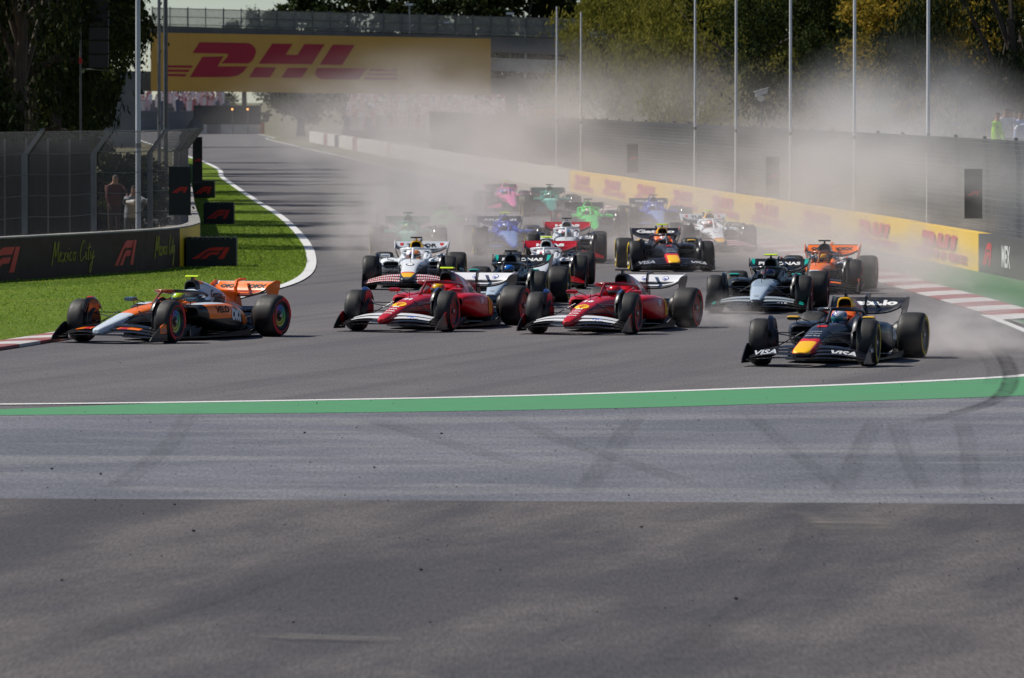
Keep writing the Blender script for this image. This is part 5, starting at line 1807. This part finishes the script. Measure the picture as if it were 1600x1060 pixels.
def let_crimson(num):
    def f(root, fw, rw):
        n = 'nose_slim'
        shell(root, (1.93, 0, .5), (0, 1, 0), (-1, 0, .12), .125, .15, CM[n + '_bvh'], .006)
        nose_word(root, num, 'white', 1.58, .17, .17, n, .05)
        for s, x, w, h in (('IBM', 2.13, .12, .07), ('CEVA', 2.27, .16, .06), ('BITDEER', 2.41, .17, .055), ('UniCredit', 2.545, .17, .055)):
            nose_word(root, s, 'white', x, w, h, n, .04)
        shell(root, (-.62, .7, .40), (-1, 0, 0), (0, 0, 1), .125, .16, CM['sidepod_bvh'], .008)
        pod_word(root, 'HP', 'white', -.05, .44, .16, .10, .04)
        for y in (-.14, .25):
            for rr, cc, l in ((.058, 'blue', .005), (.046, 'white', .008)):
                c = (-2.255, y, .862)
                disc('emblem', c, (0, 1, 0), (-.60, 0, .80), rr, rr, cc, rw, CM['rear_flap_bvh'], l)
            rear_word(root, rw, 'hp', 'blue', .05, .055, y - .025, .838, .05).location = (.005, 0, .004)
        word('lettering', 'HP', (2.52, .38, .235), (-.30, 1, -.05), (-.9, 0, .4), .14, .07, INK['blue'], fw, bold=.03, lift=.03)
    return f
def let_navy(num):
    def f(root, fw, rw):
        n = 'nose_wide'
        nose_word(root, num, 'red', 1.33, .15, .17, n, .07)
        for s, x, w, h in (('HONDA', 1.72, .20, .06), ('TAG Heuer', 1.85, .22, .06), ('Red Bull', 2.0, .22, .08)):
            nose_word(root, s, 'grey', x, w, h, n, .03)
        rear_word(root, rw, 'Gate.io', 'white', .92, .135, None, .795, .05)
        pod_word(root, 'ORACLE', 'white', -.25, .34, 1.0, .19, .04, .08)
        word('lettering', 'VISA', (2.53, .40, .165), (-.30, 1, -.085), (-.75, 0, .66), .40, .10, INK['white'], fw, bold=.04, shear=.2, lift=.045)
        word('lettering', 'VISA', (2.42, -.80, .14), (.30, 1, .085), (-.75, 0, .66), .40, .10, INK['grey'], fw, bold=.03, shear=.2, lift=.05)
        word('lettering', 'Mobil', (2.34, .975, .22), (-1, 0, 0), (0, 0, 1), .18, .07, INK['white'], fw, bold=.02, lift=.024)
    return f
def let_black(root, fw, rw):
    rear_word(root, rw, 'PETRONAS', 'white', .82, .10, None, .80, .04)
    disc('emblem', (2.48, 0, .5), (0, 1, 0), (-1, 0, .12), .05, .06, 'grey', root, CM['nose_slim_bvh'], .006)
    wing_word(fw, 'SAP', 'white', .40, .20, .05)
def let_white(root, fw, rw):
    rear_word(root, rw, 'TUDOR', 'black', .66, .115, -.33, .80, .04)
    for y in (-.44, .44):
        c = (-2.255, y, .862)
        flat_sign('emblem', [[(.1, 1), (.9, 1), (.9, .45), (.5, 0), (.1, .45)]], Vector(c) - Vector((0, .05, .0)) - Vector((-.6, 0, .8)) * .055, (0, 1, 0), (-.6, 0, .8), .10, .11, INK['red'], rw, lift=.006, conform=CM['rear_flap_bvh'])
    disc('emblem', (1.66, 0, .5), (0, 1, 0), (-1, 0, .12), .09, .12, 'navy', root, CM['nose_wide_bvh'], .006)
    disc('emblem', (1.66, 0, .5), (0, 1, 0), (-1, 0, .12), .065, .09, 'white', root, CM['nose_wide_bvh'], .009)
def let_red_wing(root, fw, rw):
    rear_word(root, rw, 'HAAS', 'white', .62, .10, None, .80, .06)
def let_blue(root, fw, rw):
    rear_word(root, rw, 'ATLASSIAN', 'white', .86, .09, None, .80, .04)
# ------------------------------------------------------------------ the pack of cars, each on its own spot of the track
def pose(kind, px, py, yaw_deg):
    """kind 'fl': px,py is the ground point under the front wheel on the car's left; 'ax': under the middle of the front axle"""
    y = R(yaw_deg)
    fwd = Vector((-math.sin(y), -math.cos(y), 0))
    left = Vector((math.cos(y), -math.sin(y), 0))
    p = gp(px, py)
    if kind == 'fl':
        p = p - left * .8475
    return p - fwd * 1.8, y
def H(h):
    return hex_(h)
CARS = [
    # livery, pose, label, pod, band, nose, helmet, helmet2, driver label, letters
    ('orange', ('fl', 265, 536, 27.4), 'orange and silver race car with a lime camera pod, beside the grass', 'lime', 'red', 'nose_slim', H('b4dc1e'), H('6a7a82'), 'driver in a lime helmet in the orange car beside the grass', let_orange),
    ('crimson', ('fl', 698, 518, 20.4), 'crimson race car with a lime camera pod and yellow-helmeted driver', 'lime', 'red', 'nose_slim', H('e6be14'), H('a01420'), 'driver in a yellow helmet in a crimson car', let_crimson('44')),
    ('crimson', ('fl', 985, 522, 18.2), 'crimson race car with a black camera pod and red-helmeted driver', 'black', 'red', 'nose_slim', H('c81420'), H('7d0a14'), 'driver in a red helmet in a crimson car', let_crimson('16')),
    ('navy', ('fl', 1357, 572, 14.9), 'navy race car with yellow nose and black camera pod, nearest the green strip', 'black', 'yellow', 'nose_wide', H('c8ccdc'), H('1e3296'), 'driver in a white and blue helmet in the navy car nearest the green strip', let_navy('1')),
    ('black', ('fl', 843, 481, 7.3), 'black race car with a black camera pod, half hidden between the two crimson cars', 'black', 'yellow', 'nose_slim', H('2878d2'), H('143c78'), 'driver in a bright blue helmet in the black car behind the crimson cars', let_black),
    ('black', ('ax', 1187, 489, 7.5), 'black race car with silver nose and a lime camera pod, behind the navy car', 'lime', 'red', 'nose_slim', H('1e2850'), H('963c50'), 'driver in a dark helmet in the black car with the silver nose', let_black),
    ('white', ('ax', 640, 452, 3.0), 'white race car with yellow nose tip and black camera pod, behind a crimson car', 'black', 'yellow', 'nose_wide', H('dc8246'), H('2850a0'), 'driver in an orange and blue helmet in the white car behind a crimson car', let_white),
    ('red_wing', ('ax', 846, 451, 3.0), 'pale race car with a red rear wing and a lime camera pod', 'lime', 'red', 'nose_slim', H('dcdcdc'), H('c81e1e'), 'driver in a white helmet in the pale car with lime camera pod', let_red_wing),
    ('red_wing', ('ax', 884, 411, 1.0), 'pale race car with a red rear wing and a black camera pod', 'black', 'yellow', 'nose_slim', H('5a96c8'), H('c85028'), 'driver in a light blue helmet in the pale car with black camera pod', let_red_wing),
    ('orange', ('fl', 1335, 459, 8.0), 'orange race car in the dust next to the red and white kerb', 'black', 'red', 'nose_slim', H('e6aa28'), H('285078'), 'driver in a yellow and blue helmet in the dusty orange car', let_orange),
    ('navy', ('ax', 1048, 424, -4.0), 'navy race car with yellow nose and lime camera pod in thin dust', 'lime', 'yellow', 'nose_wide', H('dcdcdc'), H('c83c28'), 'driver in a white and red helmet in the dusty navy car', let_navy('22')),
    ('white', ('ax', 1121, 394, -4.0), 'white race car with a lime camera pod near the yellow barrier', 'lime', 'red', 'nose_wide', H('e65a28'), H('dcdcdc'), 'driver in an orange helmet in the white car near the yellow barrier', let_white),
    ('blue', ('ax', 1030, 361, -3.5), 'blue race car with a black camera pod near the yellow barrier', 'black', 'yellow', 'nose_slim', H('c8d2dc'), H('2846a0'), 'driver in a white helmet in the blue car near the yellow barrier', let_blue),
    ('green', ('ax', 926, 370, -3.0), 'bright green race car running ahead of the blue car near the barrier', 'black', 'red', 'nose_wide', H('e6dcc8'), H('3c8c46'), 'driver in a cream helmet in the bright green car', None),
    ('teal', ('ax', 862, 339, -1.5), 'teal race car between the pink and the bright green cars', 'black', 'yellow', 'nose_wide', H('1ea08c'), H('dcdcdc'), 'driver in a teal helmet in the teal car beside the pink one', None),
    ('pink', ('ax', 799, 332, -5.4), 'pink race car with a lime camera pod, at the back of the pack', 'lime', 'yellow', 'nose_slim', H('78b4e6'), H('e678aa'), 'driver in a pale blue helmet in the pink car at the back', None),
    ('blue', ('ax', 799, 399, -4.3), 'blue race car with a lime camera pod, veiled by brown dust', 'lime', 'yellow', 'nose_slim', H('b4c8e6'), H('1e3c96'), 'driver in a pale helmet in the blue car veiled by dust', let_blue),
    ('teal', ('ax', 638, 399, -1.0), 'teal race car deep in the dust behind the white car', 'black', 'yellow', 'nose_wide', H('14786e'), H('c8dc28'), 'driver in a dark teal helmet deep in the dust', None),
    ('green', ('ax', 692, 378, 0.0), 'dark green race car almost lost in the dust, second from the grass side', 'black', 'yellow', 'nose_wide', H('c8c8c8'), H('28a046'), 'driver in a grey helmet in the green car almost lost in dust', None),
    ('pink', ('ax', 641, 368, 0.0), 'pink and blue race car faintest of all in the thickest dust', 'black', 'yellow', 'nose_slim', H('e6e6e6'), H('e678aa'), 'driver in a white helmet in the faint pink car in the thickest dust', None),
]
for liv, (k, px, py, yw), lab, pod, band, nose, h1, h2, dl, letf in CARS:
    loc, yaw = pose(k, px, py, yw)
    make_car(liv, loc, yaw, lab, pod, band, nose, h1, h2, dl, {'orange': '20242a', 'crimson': '8c1018', 'navy': '141e3c', 'black': '16181c', 'white': 'd8d8dc'}.get(liv, '30343c'), letf, steer=5 if yw > 10 else 2)
# ================================================================== people beside the track
def zone_mat(name, zones, skin=(.35, .2, .14)):
    """clothes by height on the body: list of (upper height, colour)"""
    m, t, b = new_mat(name)
    tc = nd(t, 'ShaderNodeTexCoord')
    sx = nd(t, 'ShaderNodeSeparateXYZ')
    t.links.new(tc.outputs['Object'], sx.inputs[0])
    c = zones[-1][1]
    nb = nd(t, 'ShaderNodeRGB')
    nb.outputs[0].default_value = (*c, 1)
    col = nb.outputs[0]
    for h, cc in reversed(zones[:-1]):
        col = mix_c(t, math_n(t, 'LESS_THAN', sx.outputs[2], h), col, cc)
    n = noise(t, tc.outputs['Object'], 9, 4, .6, .3, .7)
    col = mix_c(t, math_n(t, 'MULTIPLY', n, .35), col, (.02, .02, .02))
    val(t, b.inputs['Base Color'], col)
    b.inputs['Roughness'].default_value = .8
    return m
def person_mesh(joints, edges, radii):
    me = bpy.data.meshes.new('person')
    me.from_pydata(joints, edges, [])
    o = bpy.data.objects.new('person_source', me)
    COL.objects.link(o)
    o.modifiers.new('skin', 'SKIN')
    for i, r_ in enumerate(radii):
        me.skin_vertices[0].data[i].radius = r_ if isinstance(r_, tuple) else (r_, r_)
    me.skin_vertices[0].data[0].use_root = True
    o.modifiers.new('sub', 'SUBSURF').levels = 2
    out = bpy.data.meshes.new_from_object(o.evaluated_get(bpy.context.evaluated_depsgraph_get()))
    for p in out.polygons:
        p.use_smooth = True
    bpy.data.objects.remove(o)
    return out
EDG = [(0, 1), (1, 2), (2, 3), (3, 4), (4, 5), (2, 6), (6, 7), (7, 8), (8, 9), (2, 10), (10, 11), (11, 12), (12, 13), (0, 14), (14, 15), (15, 16), (16, 17), (0, 18), (18, 19), (19, 20), (20, 21)]
RAD = [.14, .15, .13, .055, .085, .075, .075, .05, .038, .035, .075, .05, .038, .035, .09, .062, .042, .04, .09, .062, .042, .04]
def stand(arm_l=0.0, arm_r=0.0, lean=0.0, turn=0.0):
    """joints of a standing figure facing -y; arms raised forward by an angle"""
    J = [(0, 0, .95), (0, -.02 - lean * .3, 1.18), (0, -.02 - lean, 1.38), (0, -.03 - lean * 1.1, 1.49), (0, -.06 - lean * 1.2, 1.60), (0, -.04 - lean * 1.2, 1.70)]
    for s, a in ((1, arm_l), (-1, arm_r)):
        sh = (s * .19, -.02 - lean, 1.38)
        el = (s * .25, sh[1] - .28 * math.sin(a), 1.38 - .28 * math.cos(a))
        wr = (s * (.23 - .12 * min(1, a)), el[1] - .25 * math.sin(a * 1.5), el[2] - .25 * math.cos(a * 1.5))
        hd = (wr[0] * .95, wr[1] - .09 * math.sin(a * 1.5), wr[2] - .09 * math.cos(a * 1.5))
        J += [sh, el, wr, hd]
    for s in (1, -1):
        J += [(s * .10, 0, .88), (s * .11, -.02, .48), (s * .11, .02, .09), (s * .12, -.14, .04)]
    return J
P_STAND = person_mesh(stand(.25, .2), EDG, RAD)
P_PHOTO = person_mesh(stand(1.25, 1.15, .10), EDG, RAD)
P_ARMS = person_mesh(stand(.9, .3, .03), EDG, RAD)
SKIN = (.36, .20, .13)
HAIR = (.02, .015, .012)
def zones(top, legs, hat=HAIR):
    return [(.10, (.03, .03, .03)), (.92, legs), (1.45, top), (1.63, SKIN), (9, hat)]
PM = {'red': zone_mat('clothes_red', zones(hex_('50160f'), hex_('30100c'), hex_('605a50'))), 'orange': zone_mat('clothes_orange', zones(hex_('5a2016'), hex_('3c1c16'))), 'grey': zone_mat('clothes_grey', zones(hex_('8c9096'), hex_('3c4046'))),
      'hivis': zone_mat('clothes_hivis', zones(hex_('beff1e'), hex_('beff1e'))), 'white': zone_mat('clothes_white', zones(hex_('e0e0e4'), hex_('3c4860'))), 'black': zone_mat('clothes_black', zones(hex_('16161a'), hex_('1c1c22'))), 'blue': zone_mat('clothes_blue', zones(hex_('a0b4dc'), hex_('28324a'))), 'pink': zone_mat('clothes_pink', zones(hex_('c88c82'), hex_('3c3c44')))}
def person(px, D, z, me, mat, rz, label, group):
    p = at(px, 300, D)
    o = put('person', me, PM[mat])
    o.location = (p.x, D, z)
    o.rotation_euler = (0, 0, rz)
    k = .93 + .13 * ((px * 7) % 10) / 10
    o.scale = (k, k, k)
    return tag(o, label, 'person', group)
G1 = 'people behind the wire fence'
person(178, 186, .40, P_ARMS, 'red', .5, 'marshal in red overalls and pale cap behind the wire fence', G1)
person(204, 181, .15, P_PHOTO, 'grey', .6, 'photographer in grey leaning forward right beside the pale pole', G1)
# the long pale lens the photographer holds
p = at(198, 300, 180.3)
o = tag(empty('camera_lens', (p.x, 180.3, 1.5), .6), 'long pale telephoto lens held by the photographer in grey', 'camera')
MB().lathe([(.04, 0), (.045, -.02), (.045, -.15), (.06, -.2), (.065, -.38), (.06, -.40)], 14, 'Y').build('barrel', plain('lens_white', (.6, .58, .54), .4), o, True)
MB().box((-.07, 0, -.06), (.07, .09, .07)).build('camera_body', BLACKB, o)
# raised stand behind the right-hand fence with a marshal and spectators
pl = at(1590, 300, 196)
sd = struct(MB().box((pl.x - 1.5, 192.5, -.05), (pl.x + 9, 205, 2.05)).build('terrace', CONC_D))
G2 = 'people on the terrace behind the fence'
person(1556, 193.6, 2.06, P_STAND, 'hivis', 1.2, 'marshal in a bright lime jacket and trousers above the fence', G2)
for i, (px, D, me, m, rz, lab) in enumerate([(1571, 195, P_ARMS, 'white', .2, 'spectator in a white shirt next to the lime marshal'), (1578, 198, P_STAND, 'pink', -.2, 'spectator in a pinkish top behind the white shirt'), (1586, 199.5, P_STAND, 'black', .1, 'spectator in black at the back of the terrace group'),
                                            (1592, 195.5, P_PHOTO, 'blue', .3, 'spectator in a pale blue shirt with raised arms'), (1603, 196, P_STAND, 'black', -.3, 'spectator in black half out of the frame'), (1574, 201, P_STAND, 'black', .4, 'dark-clothed spectator farthest back on the terrace')]):
    person(px, D, 2.06, me, m, rz, lab, G2)
# sunlit dry ground behind the left fence
sheet('dry_ground', [Vector((-40, y, 0)) for y in (176, 185, 200, 230)], [Vector((-8.8 - (y - 176) * .03, y, 0)) for y in (176, 185, 200, 230)], .03, plain('straw_ground', (.30, .235, .11), .95, vary=.5, scale=1.5), 6)
# dark hoisted loudspeaker panel in the trees
p = at(155, 60, 214)
o = tag(empty('speaker_array', (p.x, 214, 0)), 'dark loudspeaker array hoisted in front of the dark trees', 'loudspeaker')
for k in range(7):
    MB().box((-.28, -.2, 4.95 + .40 * k), (.28, .2, 5.31 + .40 * k), 0, Matrix.Rotation(.015 * (3 - k), 4, 'X')).build('cabinet', BLACKB, o)
MB().tube([(-.55, 0, 0), (-.55, 0, 8.5)], .035, 6).build('mast', GALV_D, o)
MB().tube([(-.55, 0, 4.9), (.28, 0, 4.85)], .02, 5).build('bracket', GALV, o)
MB().lathe([(.045, 5.05), (.045, 5.22)], 8, 'Z', (-.55, 0, 0)).build('red_band', RED_B, o)

# dark fabric screen standing behind the left part of the wire fence
a, b = at(-60, 300, 182), at(143, 300, 182)
o = tag(empty('fabric_screen', (b.x, 182, 0)), 'black fabric screen behind the wire fence, ending beside the marshals', 'screen')
n = 6
for k in range(n):
    x0, x1 = (a.x - b.x) * (k + 1) / n, (a.x - b.x) * k / n
    MB().rings([[(x0 + .02, .0, .1), (x0 + .02, .03, .1), (x0 + .02, .03, 3.0), (x0 + .02, .0, 3.0)], [((x0 + x1) / 2, .10, .1), ((x0 + x1) / 2, .13, .1), ((x0 + x1) / 2, .13, 2.97), ((x0 + x1) / 2, .10, 2.97)], [(x1 - .02, 0, .1), (x1 - .02, .03, .1), (x1 - .02, .03, 3.0), (x1 - .02, 0, 3.0)]]).build('cloth', plain('black_cloth', (.008, .008, .009), .9), o)
    MB().tube([(x0, .06, 0), (x0, .06, 3.05)], .025, 6).build('post', GALV_D, o)
# ================================================================== dust thrown up by the cars
def dust(c, r, dens, seed, label, col=(.93, .885, .865), grain=2.2, aniso=.15, floor=True):
    """a soft-edged cloud of dust: an ellipsoidal shell filled with uneven density"""
    m = bpy.data.materials.new('dust')
    m.use_nodes = True
    t = m.node_tree
    t.nodes.remove(t.nodes['Principled BSDF'])
    pv = nd(t, 'ShaderNodeVolumePrincipled')
    pv.inputs['Color'].default_value = (*col, 1)
    pv.inputs['Anisotropy'].default_value = aniso
    tc = nd(t, 'ShaderNodeTexCoord')
    ln = nd(t, 'ShaderNodeVectorMath', operation='LENGTH')
    t.links.new(tc.outputs['Object'], ln.inputs[0])
    k = math_n(t, 'SUBTRACT', 1.0, math_n(t, 'MULTIPLY', ln.outputs['Value'], ln.outputs['Value']), clamp=True)
    k = math_n(t, 'MULTIPLY', k, k)
    mp = nd(t, 'ShaderNodeMapping')
    mp.inputs['Location'].default_value = (seed * 3.1, seed * 1.7, seed * .9)
    t.links.new(tc.outputs['Object'], mp.inputs[0])
    n = noise(t, mp.outputs[0], grain, 4, .6, .40, .64)
    k = math_n(t, 'MULTIPLY', k, math_n(t, 'MULTIPLY_ADD', n, 1.7, .10))
    val(t, pv.inputs['Density'], math_n(t, 'MULTIPLY', k, dens))
    t.links.new(pv.outputs[0], t.nodes['Material Output'].inputs['Volume'])
    mb = MB()
    rings = []
    for i in range(1, 12):
        q = math.pi * i / 12
        rings.append([(math.sin(q) * math.cos(a), math.sin(q) * math.sin(a), -math.cos(q)) for a in [2 * math.pi * j / 20 for j in range(20)]])
    mb.rings(rings)
    o = put('dust_cloud', mb.mesh('dust_cloud'), m)
    o.location = c
    o.scale = r
    return tag(o, label, 'dust', None, 'stuff')
DUST = [
    # centre, radii, density, seed, label
    ((-2.1, 192, .5), (3.4, 26, 2.9), .165, 1, 'thick brown dust swallowing the rearmost cars near the racing line'),
    ((-2.4, 310, 1.0), (9.2, 110, 6.0), .0170, 2, 'broad veil of brown dust over the track in front of the bridge'),
    ((9.8, 196, .6), (6.8, 68, 4.8), .054, 3, 'pale dust drifting over the yellow barrier'),
    ((-9.5, 470, 1.0), (12.0, 100, 7.0), .0075, 4, 'dust hanging on the straight below the bridge sign'),
    ((11.0, 206, 1.6), (4.8, 40, 4.7), .036, 5, 'whitish dust rising at the fence below the golden tree'),
    ((7.3, 118.5, .15), (1.9, 5.0, 1.0), .36, 6, 'dust kicked up behind the rear wheel of the navy car'),
    ((8.6, 158, .3), (2.4, 9, 1.6), .18, 7, 'dust trailing the orange car beside the kerb'),
    ((3.6, 131.5, .1), (1.2, 3.2, .6), .28, 8, 'thin dust behind the crimson car with the black camera pod'),
    ((4.3, 192, .4), (5.4, 24, 2.6), .050, 9, 'low dust around the navy and white cars in the middle of the pack'),
    ((4.5, 320, 1.2), (9.5, 95, 6.2), .0125, 10, 'thin dust in front of the light olive trees'),
    ((4.5, 262, 1.0), (13.0, 104, 5.6), .0070, 11, 'wide thin veil of warm dust lying over the whole rear of the pack'),
]
COOL = (.91, .90, .91)
for c, r, d, s, lab in DUST:
    dust(c, r, d, s, lab, COOL if s == 5 else (.94, .875, .845))
